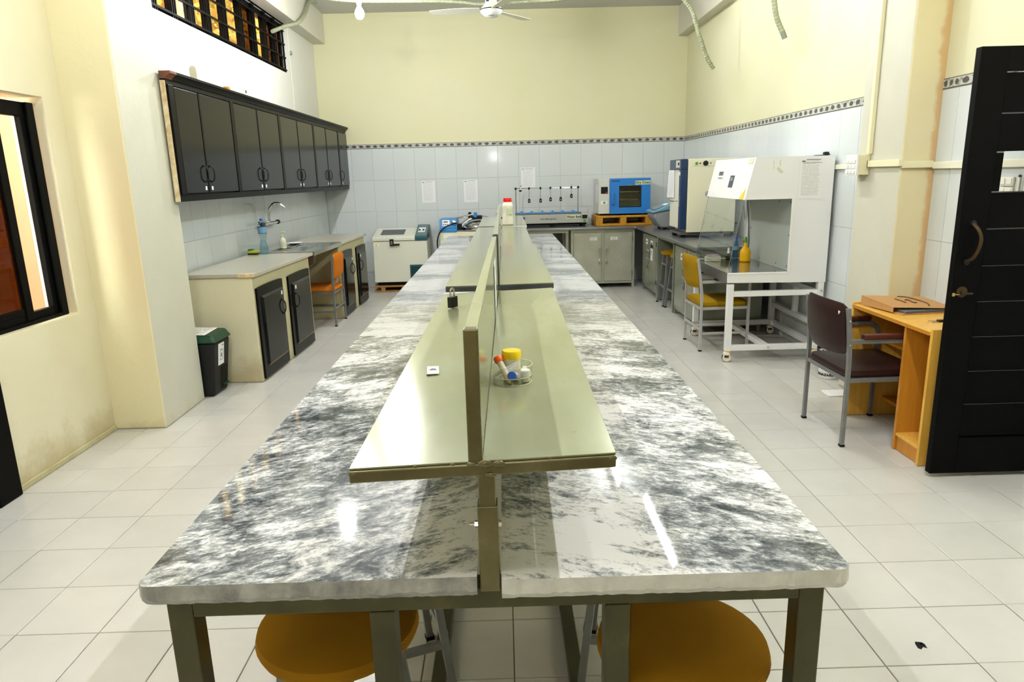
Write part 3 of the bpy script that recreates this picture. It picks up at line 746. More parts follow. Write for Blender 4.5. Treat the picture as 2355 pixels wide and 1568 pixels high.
# things lying on the shelves
pl = thing('padlock', 'black padlock with steel shackle standing on the nearest shelf rack', 'padlock', (-.200, 2.60, 1.1125))
pl.rotation_euler = (0, 0, -.5)
bm = B(); box(bm, -.011, .011, -.021, .021, 0, .042); O('lock_body', bm, 'blackpl', pl, .003, local=True)
bm = B(); tube(bm, [(0, -.013, .042), (0, -.013, .060)]+[(0, -.013*math.cos(a), .060+.013*math.sin(a)) for a in [PI*k/8 for k in range(1, 8)]]+[(0, .013, .060), (0, .013, .042)], .0034, 8)
O('shackle', bm, 'chrome', pl, smooth=True, local=True)
bm = B(); lathe(bm, [(0, -.0125), (.009, -.0125), (.009, -.010), (0, -.010)], (0, .004, .024), 16, 'x'); O('maker_disc', bm, 'yellow', pl, local=True)
sl = thing('mount_frame', 'small white card mount with a grey half-round patch on the shelf', 'card', (-.190, 1.712, 1.1105))
sl.rotation_euler = (0, .017, .1)
bm = B(); box(bm, -.015, .015, -.036, .036, .0015, .0035); O('card', bm, 'whiteplastic', sl, local=True)
bm = B(); prism(bm, [(-.0095, -.004)]+[(.0095*math.cos(a)*-1, .018*math.sin(a)-.004) for a in [PI*k/10 for k in range(1, 10)]]+[(.0095, -.004)], 'z', .0034, .0040); O('grey_patch', bm, 'inkgrey', sl, local=True)
bm = B(); box(bm, -.017, .011, -.039, -.034, 0, .0026); O('dark_edge', bm, 'olive', sl, local=True)
pap = tag(solid('notice_sheet', 'sheet_yz', None, (-.0335, -.0322, 2.32, 2.86, 1.118, 1.30)), 'white sheet stuck flat on the divider of the nearest shelf rack', 'paper')

# specimen dish and what lies in it
dx, dy, dz = .013, 1.582, 1.117
pd = thing('specimen_dish', 'round clear glass dish holding tubes and jars on the nearest rack', 'dish', (dx, dy, dz))
bm = B(); lathe(bm, [(.0445, .0015), (.0455, .004), (.0455, .017), (.0440, .017), (.0440, .0035), (0, .0035)], (dx, dy, dz), 40, close=False)
bmesh.ops.contextual_create(bm, geom=[v for v in bm.verts if abs(v.co.z-dz-.0015) < 1e-5]); O('dish_base', bm, 'clear', pd, smooth=True)
bm = B(); lathe(bm, [(.0475, .006), (.0480, .043), (.0468, .043), (.0463, .006)], (dx, dy, dz), 40, close=False); O('dish_wall', bm, 'clear', pd, smooth=True)
def ring(name, r, z, par, mat='ivory', t=.0007): return tube_obj(name, mat, par, [(dx+r*math.cos(a), dy+r*math.sin(a), dz+z) for a in [2*PI*k/40 for k in range(40)]], t, 5, True)
ring('dish_rim', .0475, .043, pd); ring('dish_foot', .045, .0012, pd); ring('dish_edge', .0452, .0172, pd)
yj = thing('sample_jar', 'frosted sample jar with a bright yellow screw lid in the glass dish', 'jar', (dx-.001, dy+.016, dz+.004))
p = yj.location
lathe_obj('jar_body', 'frost', yj, [(0, 0), (.0195, 0), (.0205, .003), (.0212, .056), (0, .056)], p, 32)
lathe_obj('jar_lid', 'yellow', yj, [(.0190, .050), (.0230, .050), (.0234, .053), (.0230, .066), (.0212, .0685), (0, .0685)], p, 36)
def vial(name, label, cat, a, b_, r, cap, capmat, tip=True, body='frost'):
    """tube from its tip a to its mouth b"""
    a, b_ = Vector(a), Vector(b_); d = (b_-a).normalized(); o = thing(name, label, cat, a)
    bm = B(); Ln = (b_-a).length
    tube(bm, [a, a+d*Ln*.16, a+d*Ln*.22, b_], [r*.2, r*.8, r, r] if tip else [r, r, r, r], 16); O('tube_body', bm, body, o, smooth=True)
    bm = B(); tube(bm, [b_-d*.004, b_-d*.001, b_+d*cap*.8, b_+d*cap], [r*1.25, r*1.42, r*1.42, r*1.28], 20); O('tube_cap', bm, capmat, o, smooth=True)
    return o
vial('sample_tube', 'slanting sample tube with an orange red cap in the glass dish', 'tube', (dx-.006, dy-.034, dz+.005), (dx-.031, dy-.002, dz+.052), .0078, .010, 'orangecap')
bm = B(); a, b_ = Vector((dx-.006, dy-.034, dz+.005)), Vector((dx-.031, dy-.002, dz+.052)); tube(bm, [a+(b_-a)*.02, a+(b_-a)*.18, a+(b_-a)*.34], [.0022, .0068, .0082], 12)
O('amber_fill', bm, 'amber', bpy.data.objects['sample_tube'], smooth=True)
vial('sample_tube', 'tube lying end-on with a round blue cap in the glass dish', 'tube', (dx+.008, dy+.000, dz+.014), (dx-.001, dy-.034, dz+.023), .0075, .006, 'bluecap', False)
for nm, lb, q, r_ in (('test_strip', 'longer white plastic test strip leaning across the glass dish', [(-.050, -.018, .017), (.012, -.004, .046)], .0045),
                      ('test_strip', 'white test strip tucked just below the longer one in the dish', [(-.034, -.022, .016), (.010, -.012, .040)], .004)):
    bm = B(); bar(bm, (dx+q[0][0], dy+q[0][1], dz+q[0][2]), (dx+q[1][0], dy+q[1][1], dz+q[1][2]), .0025, r_*2); tag(O(nm, bm, 'white', None, .0008), lb, 'test strip')
bm = B(); bar(bm, (dx+.014, dy-.018, dz+.012), (dx+.031, dy+.006, dz+.034), .010, .004)
tag(O('plastic_clip', bm, 'white', None, .001), 'white plastic cassette leaning behind the blue capped tube', 'clip')
wj = thing('small_jar', 'small white lidded jar at the right of the glass dish', 'jar', (dx+.030, dy-.014, dz+.004))
p = wj.location
lathe_obj('jar_body', 'ivory', wj, [(0, 0), (.0105, 0), (.0112, .002), (.0112, .014), (0, .014)], p, 24)
lathe_obj('jar_lid', 'whiteplastic', wj, [(0, .0142), (.0122, .0142), (.0124, .016), (.0122, .026), (.0105, .028), (0, .028)], p, 24)
# red capped bottle
rb = thing('reagent_bottle', 'white plastic reagent bottle with a red screw cap on the farthest rack', 'bottle', (.052, 6.99, 1.1275)); p = rb.location
bm = B(); lathe(bm, [(0, 0), (.050, 0), (.055, .006), (.055, .075), (.0535, .08), (.0535, .165), (.055, .170), (.055, .192), (.050, .205), (.038, .222), (.036, .232), (0, .232)], p, 36)
O('bottle_body', bm, 'ivory', rb, smooth=True)
lathe_obj('bottle_cap', 'red', rb, [(0, .224), (.040, .224), (.041, .228), (.041, .258), (.039, .262), (0, .262)], p, 36)
tube_obj('cap_ridge', 'red', rb, [(p[0]-.004, p[1]-.0405, p[2]+.228), (p[0]-.004, p[1]-.0405, p[2]+.256)], .0012, 5)
bm = B(); lathe(bm, [(.0540, .085), (.0541, .16)], p, 36, close=False)
for f in [f for f in bm.faces if not (f.calc_center_median().y < p[1]-.02 and f.calc_center_median().x > p[0]-.012)]: bm.faces.remove(f)
O('bottle_label', bm, 'olivelabel', rb, smooth=True)
solid('label_print', 'inkgrey', rb, (p[0]+.02, p[0]+.036, p[1]-.0525, p[1]-.0515, p[2]+.098, p[2]+.103))

# ------------------------------------------------------------------ stools
def make_stool(seat, h, label, r=.178):
    t = thing('lab_stool', label, 'stool', (0, 0, 0), None)
    bm = B(); lathe(bm, [(0, h-.052), (r-.03, h-.054), (r-.006, h-.044), (r, h-.030), (r-.004, h-.014), (r-.03, h-.003), (r*.5, h+.002), (0, h+.003)], (0, 0, 0), 44); O('seat', bm, seat, t, smooth=True)
    solid('seat_plate', 'grey', t, (-.10, .10, -.10, .10, h-.066, h-.054))
    for sx_ in (-1, 1):
        for sy in (-1, 1):
            bm = B(); bar(bm, (sx_*.105, sy*.105, h-.055), (sx_*.165, sy*.165, .006), .024); l_ = O('leg', bm, 'grey', t, .002)
            solid('foot_cap', 'rubber', l_, (sx_*.165-.0145, sx_*.165+.0145, sy*.165-.0145, sy*.165+.0145, 0, .014))
    for z in (.20, .47):
        q = .165-.06*z/h
        for s in (-1, 1):
            bm = B(); bar(bm, (-q, s*q, z), (q, s*q, z), .02); O('stretcher', bm, 'grey', t)
            z2 = z+.03; bm = B(); bar(bm, (s*q, -q, z2), (s*q, q, z2), .02); O('stretcher', bm, 'grey', t)
    return t
st = make_stool('mustard', .652, 'round mustard stool under the near bench end, below the dark marble slab')
st.location = (-.392, 1.362, 0); st['group'] = 'round stools pushed under the bench'; st.rotation_euler = (0, 0, .12)
copy_tree(st, (.352, 1.262, 0), -.1, 'round mustard stool under the near bench end, below the pale marble slab')
copy_tree(st, (-.40, 1.94, 0), .35, 'stool tucked behind the near left stool, only legs showing')
copy_tree(st, (.40, 1.96, 0), -.25, 'stool tucked behind the near right stool, only legs showing')
# ------------------------------------------------------------------ left side: sink counter
ct = thing('sink_counter', 'cream plastered sink counter with black lower doors and grey top', 'counter', (-2.005, 5.47, 0))
ct.rotation_euler = (0, 0, -.030)
def cs(name, mat, *b_, **k): return solid(name, mat, ct, *b_, local=True, **k)
BK = -.598
o = cs('plaster_base', 'counter_plaster', (BK, 0, 0, 1.48, .001, .868), bevel=.008); o.data.materials.append(MT['wall_left'])
for f in o.data.polygons: f.material_index = 1 if f.normal.y < -.8 else 0
cs('plaster_base', 'counter_plaster', (BK, 0, 2.62, 3.95, .001, .868), bevel=.008)
cs('bay_back', 'counter_plaster', (BK, BK+.05, 1.48, 2.62, .001, .868))
cs('bay_ledge', 'granite', (BK+.05, BK+.16, 1.48, 2.62, .53, .56))
bm = B(); prism(bm, [(BK, -.02), (.028, -.015), (.03, 0), (.03, 1.55), (BK, 1.55)], 'z', .869, .899); O('counter_top', bm, 'granite', ct, .004, local=True)
cs('counter_top', 'granite', (BK, .03, 2.66, 3.98, .869, .899), bevel=.004)
bm = B(); prism(bm, [(-.11, -.021), (-.06, -.024), (.02, -.019), (.031, .03), (-.01, .02), (-.05, .004)], 'z', .868, .9005); O('chipped_corner', bm, 'paintraw', ct, .004, local=True)
def lower_door(y0, y1, z0, z1, hs):
    """lacquered door in its frame: frame, raised panel, bow handle, paper tag; hs = handle side"""
    bm = B(); n = 10
    pts = [(y0, z0), (y1, z0), (y1, z1-.004)]+[(y1+(y0-y1)*k/n, z1+.007*math.sin(PI*k/n)) for k in range(1, n)]+[(y0, z1-.004)]
    prism(bm, pts, 'x', .0005, .018); d = O('cabinet_door', bm, 'black', ct, .003, local=True)
    a, b_ = y0+.075, y1-.03
    bm = B(); hexa(bm, [(.018, a, z0+.09), (.018, b_, z0+.09), (.018, b_, z1-.075), (.018, a, z1-.075)][::-1], [(.032, a+.02, z0+.11), (.032, b_-.015, z0+.11), (.032, b_-.015, z1-.095), (.032, a+.02, z1-.095)][::-1])
    bmesh.ops.recalc_face_normals(bm, faces=bm.faces); O('door_panel', bm, 'cabdoor', d, local=True)
    bm = B(); bar(bm, (.021, a+.01, z0+.098), (.021, b_-.01, z0+.098), .006); O('worn_edge', bm, 'deskdark', d, local=True)
    hy = (b_-.06) if hs > 0 else a+.06; zt = z1-.17
    bm = B(); tube(bm, spline([(.030, hy, zt), (.052, hy, zt-.03), (.058, hy, zt-.07), (.052, hy, zt-.11), (.030, hy, zt-.14)]), .0055, 8); O('door_handle', bm, 'blackpl', d, smooth=True, local=True)
    bm = B(); box(bm, .0322, .0332, hy-.008, hy+.022, zt+.035, zt+.068); O('paper_tag', bm, 'paper', d, local=True)
lower_door(.03, .63, .02, .775, 1); lower_door(.785, 1.405, .02, .765, -1)
lower_door(2.70, 3.20, .02, .775, 1); lower_door(3.42, 3.93, .02, .765, -1)
sk = thing('kitchen_sink', 'stainless steel sink with ribbed drainer set in the counter', 'sink', (-2.005, 5.47, 0)); sk.rotation_euler = (0, 0, -.030)
def ss(name, *b_, mat='steel', **k): return solid(name, mat, sk, *b_, local=True, **k)
X0, X1, Y0, Y1 = -.575, .034, 1.565, 2.65
bx0, bx1, by0, by1 = -.47, -.10, 1.66, 2.10
ss('sink_deck', (X0, X1, Y0, by0, .9, .906), (X0, X1, by1, Y1, .9, .906), (X0, bx0, by0, by1, .9, .906), (bx1, X1, by0, by1, .9, .906))
ss('front_lip', (X1-.004, X1+.004, Y0, Y1, .862, .907), bevel=.002)
bm = B(); lo = [(bx0+.02, by0+.02, .73), (bx1-.02, by0+.02, .73), (bx1-.02, by1-.02, .73), (bx0+.02, by1-.02, .73)]; hi = [(bx0, by0, .905), (bx1, by0, .905), (bx1, by1, .905), (bx0, by1, .905)]
a = [bm.verts.new(q) for q in lo]; b_ = [bm.verts.new(q) for q in hi]; bm.faces.new(a)
for i in range(4): j = (i+1) % 4; bm.faces.new((a[i], b_[i], b_[j], a[j]))
o = O('sink_bowl', bm, 'steel', sk, local=True); md = o.modifiers.new('wall', 'SOLIDIFY'); md.thickness = .003
for k in range(9): ss('drainer_rib', (-.50+k*.055, -.488+k*.055, 2.16, 2.60, .906, .909), bevel=.001)
bm = B(); tube(bm, [(-.285, 1.88, .731), (-.285, 1.88, .60), (-.40, 1.88, .52), (-.54, 1.88, .52)], .02, 10); O('waste_pipe', bm, 'whiteplastic', sk, smooth=True, local=True)
# mixer tap
fa = thing('mixer_tap', 'chrome wall mixer tap with swan neck spout over the sink', 'tap', (XLC+.012, 7.68, 1.16))
cyl_obj('tap_body', 'chrome', fa, (-2.545, 7.48, 1.165), (-2.545, 7.90, 1.165), .017)
for y in (7.53, 7.85): cyl_obj('wall_union', 'chrome', fa, (XLC+.007, y, 1.165), (-2.545, y, 1.165), .013); lathe_obj('flange', 'chrome', fa, [(0, 0), (.028, 0), (.02, .012), (0, .012)], (XLC+.007, y, 1.165), 16, 'x')
for y, s in ((7.47, -1), (7.91, 1)):
    bm = B(); tube(bm, [(-2.545, y, 1.165), (-2.545, y+s*.012, 1.165), (-2.545, y+s*.018, 1.165), (-2.545, y+s*.055, 1.165)], [.013, .013, .028, .024], 6); O('tap_knob', bm, 'blackpl', fa)
tube_obj('spout', 'chrome', fa, spline([(-2.545, 7.66, 1.175), (-2.545, 7.66, 1.26), (-2.53, 7.66, 1.325), (-2.49, 7.68, 1.372), (-2.44, 7.70, 1.375), (-2.40, 7.72, 1.345), (-2.392, 7.724, 1.325)]), .0125, 10)
# on the counter
wb = thing('water_bottle', 'tall clear blue water bottle with blue cap beside the sink', 'bottle', (-2.392, 6.955, .8995)); p = wb.location
bm = B(); lathe(bm, [(0, .004), (.036, 0), (.041, .012), (.041, .06), (.036, .09), (.029, .125), (.028, .15), (.033, .175), (.040, .20), (.041, .215), (.041, .275), (.036, .30), (.02, .325), (.0135, .335), (.0135, .345), (0, .345)], p, 28); O('bottle_body', bm, 'bottleblue', wb, smooth=True)
bm = B(); lathe(bm, [(.0415, .213), (.0415, .272)], p, 28, close=False); O('bottle_label', bm, 'lidblue', wb, smooth=True)
bm = B(); lathe(bm, [(.0418, .208), (.0418, .213)], p, 28, close=False); lathe(bm, [(.0418, .272), (.0418, .277)], p, 28, close=False); O('label_band', bm, 'inkblue', wb, smooth=True)
lathe_obj('bottle_cap', 'bluecap', wb, [(0, .333), (.0155, .333), (.0155, .350), (.013, .353), (0, .353)], p, 18)
bm = B(); lathe(bm, [(0, .005), (.034, .003), (.039, .012), (.039, .058), (.034, .09), (.027, .125), (.027, .14), (0, .14)], p, 24); O('water_fill', bm, 'bottleblue', wb, smooth=True)
sp = thing('soap_dish', 'green and yellow sponge on a dark soap dish beside the bottle', 'sponge', (-2.505, 6.965, .8995)); p = sp.location
bm = B(); box(bm, p[0]-.05, p[0]+.05, p[1]-.035, p[1]+.035, p[2], p[2]+.012); O('dish', bm, 'blackpl', sp, .004)
bm = B(); box(bm, p[0]-.055, p[0]+.05, p[1]-.035, p[1]+.03, p[2]+.014, p[2]+.04); O('sponge', bm, M('lime_sponge', (.45, .50, .02), .9, bmp=.4, bscale=120), sp, .008)
bm = B(); box(bm, p[0]-.05, p[0]+.0, p[1]-.025, p[1]+.03, p[2]+.041, p[2]+.055); O('scour_pad', bm, M('green_pad', (.02, .22, .12), .9), sp, .005)
so = thing('soap_dispenser', 'clear pump soap dispenser with pale green soap by the sink', 'dispenser', (-2.372, 7.50, .9065)); p = so.location
lathe_obj('bottle_body', 'frost', so, [(0, 0), (.033, 0), (.035, .006), (.035, .075), (.03, .095), (.014, .112), (.012, .122), (0, .122)], p, 22)
lathe_obj('soap_fill', M('green_soap', (.55, .70, .45), .3), so, [(0, .001), (.0355, .001), (.0357, .018), (0, .018)], p, 22)
lathe_obj('pump_collar', M('pale_green_pump', (.50, .58, .35), .4), so, [(0, .118), (.014, .118), (.014, .134), (.006, .14), (.004, .17), (0, .17)], p, 14)
bm = B(); box(bm, p[0]-.012, p[0]+.035, p[1]-.008, p[1]+.008, p[2]+.168, p[2]+.178); O('pump_head', bm, 'olivelabel', so, .003)
dp = thing('plate', 'white china plate lying on the sink drainer', 'plate', (-2.375, 7.93, .9095)); p = dp.location
lathe_obj('plate_body', 'white', dp, [(0, 0), (.05, 0), (.055, .003), (.088, .014), (.089, .017), (.086, .0165), (.054, .006), (0, .005)], p, 32)
# green lidded pedal bin
pb = thing('pedal_bin', 'dark pedal bin with a green lid between pillar and counter', 'bin', (-2.345, 5.235, 0))
bm = B()
hexa(bm, [(-2.435, 5.10, .001), (-2.255, 5.10, .001), (-2.245, 5.345, .001), (-2.435, 5.36, .001)], [(-2.485, 5.085, .425), (-2.205, 5.085, .425), (-2.195, 5.375, .425), (-2.485, 5.39, .425)])
O('bin_body', bm, 'binblack', pb, .02, seg=3)
def bx_(y, z): return -2.255+.05*z/.425+(y-5.10)*.0408          # the bin's right flank
def flank(name, mat, y0, y1, z0, z1, d, par):
    bm = B(); P4 = lambda z, e: (bx_(y0, z)+e, bx_(y1, z)+e)
    q = lambda z: [(P4(z, -.003)[0], y0, z), (P4(z, d)[0], y0, z), (P4(z, d)[1], y1, z), (P4(z, -.003)[1], y1, z)]
    hexa(bm, q(z0), q(z1)); return O(name, bm, mat, par)
flank('pedal_recess', 'rubber', 5.215, 5.325, .03, .21, .0015, pb)
bm = B(); hexa(bm, [(-2.26, 5.24, .06), (-2.222, 5.24, .055), (-2.222, 5.33, .055), (-2.26, 5.33, .06)], [(-2.26, 5.24, .075), (-2.224, 5.24, .066), (-2.224, 5.33, .066), (-2.26, 5.33, .075)]); O('pedal', bm, 'bingreen', pb)
bm = B(); hexa(bm, [(-2.496, 5.075, .425), (-2.190, 5.075, .425), (-2.180, 5.388, .425), (-2.496, 5.40, .425)], [(-2.470, 5.10, .492), (-2.225, 5.10, .480), (-2.215, 5.36, .492), (-2.470, 5.37, .50)]); O('bin_lid', bm, 'bingreen', pb, .016, seg=3)
bm = B(); hexa(bm, [(-2.46, 5.11, .4935), (-2.275, 5.11, .486), (-2.265, 5.34, .496), (-2.46, 5.35, .5015)], [(-2.46, 5.11, .4945), (-2.275, 5.11, .487), (-2.265, 5.34, .497), (-2.46, 5.35, .5025)]); O('lid_sheet', bm, 'lidpaper', pb)
lab = flank('bin_label', 'paper', 5.165, 5.262, .232, .402, .002, pb)
for (y, z, w, h) in ((5.215, .27, .052, .004), (5.215, .345, .052, .004), (5.191, .3075, .004, .071), (5.239, .3075, .004, .071), (5.215, .306, .015, .032), (5.235, .383, .022, .008), (5.21, .355, .05, .003)):
    flank('label_print', 'inkgrey', y-w/2, y+w/2, z-h/2, z+h/2, .0032, lab)
# wall cabinet row
wc = thing('wall_cabinet', 'long dark wall cabinet of nine doors hung over the sink counter', 'cabinet', (-2.44, 7.76, 1.478))
fxc = -2.265; Z0, Z1 = 1.478, 2.30
solid('carcass', 'cabbox', wc, (XLC+.012, -2.285, PY1+.005, 10.535, Z0+.02, Z1))
solid('end_board', 'paintraw', wc, (-2.300, fxc-.002, 4.985, 5.000, Z0, Z1-.01), bevel=.002)
solid('lower_rail', 'cabbox', wc, (-2.300, fxc, 5.0, 10.535, Z0, Z0+.048), bevel=.003)
solid('upper_rail', 'cabbox', wc, (-2.300, fxc, 5.0, 10.535, Z1-.035, Z1), bevel=.003)
ED = [5.045, 5.48, 6.125, 6.745, 7.39, 8.03, 8.70, 9.30, 9.99, 10.53]
solid('near_stile', 'cabbox', wc, (-2.300, fxc+.014, 5.0, 5.075, Z0+.048, Z1-.035), bevel=.003)
for k in (2, 4, 6, 8): solid('stile', 'cabbox', wc, (-2.300, fxc+.016, ED[k]-.036, ED[k]+.036, Z0+.048, Z1-.035), bevel=.003)
bm = B(); prism(bm, [(-2.60, Z1), (fxc+.005, Z1), (fxc+.012, Z1+.012), (fxc+.030, Z1+.026), (fxc+.045, Z1+.034), (fxc+.045, Z1+.05), (-2.60, Z1+.05)], 'y', 5.085, 10.535); O('cornice', bm, 'cabbox', wc)
bm = B(); prism(bm, [(-2.298, Z1), (fxc+.005, Z1), (fxc+.012, Z1+.012), (fxc+.030, Z1+.026), (fxc+.045, Z1+.034), (fxc+.045, Z1+.05), (-2.298, Z1+.05)], 'y', 4.985, 5.085); O('cornice_end', bm, M('chipped_red_board', (.20, .055, .02), .5, var=(.06, .03, .02), vscale=14), wc)
for i in range(9):
    a = ED[i]+(.039 if i in (2, 4, 6, 8) else .013); b_ = ED[i+1]-(.039 if i+1 in (2, 4, 6, 8) else .013)
    if i == 0: a = 5.08
    if i == 8: b_ = 10.53
    bm = B(); box(bm, -2.284, fxc+.012, a, b_, Z0+.055, Z1-.042); d = O('cabinet_door', bm, 'cabdoor', wc, .006)
    if i % 2 == 0 and i < 8: solid('meeting_strip', 'cabbox', wc, (-2.284, fxc+.015, ED[i+1]-.012, ED[i+1]+.012, Z0+.055, Z1-.042))
    left = i % 2 == 0 and i < 8                   # handle sits at the pair's meeting edge
    hy = b_-.045 if left else a+.045
    fx_ = fxc+.012
    tube_obj('door_handle', 'blackpl', d, spline([(fx_, hy, 1.735), (fx_+.022, hy, 1.715), (fx_+.028, hy, 1.672), (fx_+.022, hy, 1.63), (fx_, hy, 1.61)]), .0055, 8)
    solid('paper_tag', 'paper', d, (fx_-.0005, fx_+.0008, hy-.014, hy+.014, 1.552, 1.580))
# small things above the cabinet
t = thing('slipper_sole', 'pale rounded plastic offcut propped on top of the wall cabinet', 'offcut', (-2.30, 5.55, 2.35))
bm = B(); prism(bm, [(-2.325, 2.352), (-2.270, 2.352)]+[(-2.2975+.0275*math.cos(a), 2.435+.03*math.sin(a)) for a in [PI*k/8 for k in range(9)]], 'y', 5.545, 5.557); O('sole', bm, M('dull_ivory', (.66, .62, .48), .6), t, .003)
tag(solid('brass_block', 'deskdark', None, (-2.30, -2.26, 6.12, 6.17, 2.3505, 2.385), bevel=.003), 'small brown wooden block on top of the wall cabinet', 'block')
t = thing('wall_eyelet', 'round white cable eyelet on the wall above the cabinet', 'eyelet', (XLC, 7.546, 2.513))
lathe_obj('eyelet_disc', 'whiteplastic', t, [(0, .001), (.042, .001), (.040, .012), (.02, .016), (0, .016)], (XLC, 7.546, 2.513), 20, 'x')
lathe_obj('eyelet_hole', 'rubber', t, [(0, .0165), (.018, .0165), (.016, .018), (0, .018)], (XLC, 7.546, 2.513), 14, 'x')
t = thing('wall_hook', 'small dark wall plug beside the clerestory window', 'wall plug', (XLC, 9.35, 3.18))
lathe_obj('plug', 'midgrey', t, [(0, .001), (.03, .001), (.02, .025), (0, .026)], (XLC, 9.35, 3.18), 12, 'x')
tag(tube_obj('wall_wire', 'trunk', None, [(XLC+.006, 9.30, 2.36), (XLC+.006, 9.30, 2.90), (XLC+.006, 9.29, 3.486)], .004, 6), 'thin wire running up the wall beside the clerestory window', 'wire')
# ------------------------------------------------------------------ far wall
def pallet(name, label, x0, x1, y0, y1, z0, z1, mat, gaps, board=.02):
    t = thing(name, label, 'pallet', ((x0+x1)/2, (y0+y1)/2, z0))
    h = z1-z0
    solid('deck_board', mat, t, (x0, x1, y0, y1, z1-board, z1), bevel=.004)
    solid('base_board', mat, t, (x0, x1, y0, y1, z0+.001, z0+board), bevel=.004)
    for a, b_ in gaps: solid('block', mat, t, (a, b_, y0+.003, y1-.003, z0+board, z1-board), bevel=.003)
    return t
# chest shaker on a low pallet
pallet('wooden_pallet', 'low brown wooden pallet under the cream chest shaker', -1.90, -1.05, 9.98, 10.5, .0, .092, 'palletwood', ((-1.80, -1.74), (-1.50, -1.44), (-1.16, -1.10)))
fz = thing('chest_shaker', 'cream chest shaker with teal control corner, on the low pallet', 'shaker', (-1.49, 10.25, .0925))
solid('base_plinth', 'rubber', fz, (-1.85, -1.11, 10.05, 10.48, .093, .142))
bx = B(); hexa(bx, [(-1.885, 10.0, .142), (-1.095, 10.0, .142), (-1.095, 10.5, .142), (-1.885, 10.5, .142)], [(-1.875, 10.0, .735), (-1.10, 10.0, .735), (-1.10, 10.5, .735), (-1.875, 10.5, .735)]); O('cabinet_body', bx, 'greycream', fz, .008)
bx = B(); prism(bx, [(9.985, .74), (10.5, .74), (10.5, .885), (10.46, .888), (10.0, .795), (9.985, .785)], 'x', -1.88, -1.268); O('chest_lid', bx, 'greycream', fz, .008)
bx = B(); hexa(bx, [(-1.78, 10.11, .820), (-1.44, 10.11, .820), (-1.44, 10.36, .8705), (-1.78, 10.36, .8705)], [(-1.78, 10.11, .8235), (-1.44, 10.11, .8235), (-1.44, 10.36, .874), (-1.78, 10.36, .874)]); O('lid_window', bx, 'inkgrey', fz)
bx = B(); prism(bx, [(9.982, .74), (10.5, .74), (10.5, .93), (10.42, .93), (9.995, .80), (9.982, .79)], 'x', -1.266, -1.095); O('control_corner', bx, 'teal', fz, .006)
bx = B(); hexa(bx, [(-1.255, 10.02, .8075), (-1.105, 10.02, .8075), (-1.105, 10.40, .9235), (-1.255, 10.40, .9235)], [(-1.255, 10.02, .8105), (-1.105, 10.02, .8105), (-1.105, 10.40, .9265), (-1.255, 10.40, .9265)]); cp = O('control_panel', bx, 'tealtop', fz)
bx = B(); hexa(bx, [(-1.235, 10.13, .844), (-1.135, 10.13, .844), (-1.135, 10.30, .896), (-1.235, 10.30, .896)], [(-1.235, 10.13, .8465), (-1.135, 10.13, .8465), (-1.135, 10.30, .8985), (-1.235, 10.30, .8985)]); O('display_plate', bx, 'paper', cp)
for x in (-1.215, -1.16): lathe_obj('control_knob', 'blackpl', cp, [(0, 0), (.014, 0), (.012, .018), (0, .018)], (x, 10.19, .866), 12)
solid('lid_handle', 'blackpl', fz, (-1.63, -1.575, 9.962, 9.985, .67, .765), (-1.575, -1.49, 9.965, 9.985, .675, .70), bevel=.004)
solid('lid_hinge', 'chrome', fz, (-1.617, -1.588, 9.955, 9.962, .69, .74), bevel=.002)
solid('warning_sticker', 'paper', fz, (-1.865, -1.79, 9.9955, 9.9995, .665, .705)); solid('warning_mark', 'amber', fz, (-1.842, -1.815, 9.9945, 9.9955, .67, .70))
gr = solid('vent_grille', 'teal', fz, (-1.362, -1.10, 9.990, 9.999, .146, .39), bevel=.003)
for k in range(8): solid('vent_slot', 'rubber', gr, (-1.345, -1.12, 9.9885, 9.990, .17+k*.025, .178+k*.025))
for k in range(4): solid('side_vent', 'rubber', fz, (-1.0945, -1.0935, 10.08+k*.05, 10.11+k*.05, .77, .81+k*.008))
# steriliser with a steel screw-down lid
au = thing('steriliser', 'cream steriliser cabinet with blue control box and steel lid', 'steriliser', (-.5, 10.22, 0))
solid('cabinet_body', 'cream', au, (-.905, -.08, 9.98, 10.47, .002, .842), bevel=.006)
solid('top_plate', 'steel', au, (-.655, -.085, 9.985, 10.465, .8425, .862), bevel=.003)
bx = B(); prism(bx, [(9.97, .8425), (10.42, .8425), (10.42, 1.025), (10.06, 1.025), (10.03, .90), (9.97, .885)], 'x', -.908, -.658); bb = O('control_box', bx, 'blue2', au, .006)
bx = B(); hexa(bx, [(-.87, 10.033, .925), (-.765, 10.033, .925), (-.765, 10.062, 1.01), (-.87, 10.062, 1.01)], [(-.87, 10.028, .927), (-.765, 10.028, .927), (-.765, 10.057, 1.012), (-.87, 10.057, 1.012)]); bmesh.ops.recalc_face_normals(bx, faces=bx.faces); O('control_panel', bx, 'paper', bb)
solid('display', 'inkgrey', bb, (-.852, -.79, 10.040, 10.047, .980, .993)); 
for x in (-.85, -.82, -.79): solid('button', 'inkgrey', bb, (x-.008, x+.008, 10.026, 10.034, .944, .956))
lathe_obj('pressure_dial', 'chrome', bb, [(0, 0), (.032, 0), (.032, -.02), (.026, -.024), (0, -.024)], (-.705, 10.045, .972), 20, 'y')
tube_obj('power_cable', 'rubber', au, spline([(-.66, 10.01, .968), (-.72, 9.96, .955), (-.82, 9.945, .92), (-.905, 9.95, .84), (-.945, 9.96, .72), (-.94, 9.965, .60), (-.905, 9.965, .48), (-.87, 9.965, .30)]), .009, 8)
lathe_obj('lid_flange', 'chrome', au, [(0, .862), (.235, .862), (.24, .87), (.24, .895), (.21, .905), (0, .905)], (-.36, 10.22, 0), 40)
lathe_obj('lid_dome', 'steel', au, [(0, .905), (.20, .905), (.19, .93), (.15, .962), (.08, .985), (0, .99)], (-.36, 10.22, 0), 40)
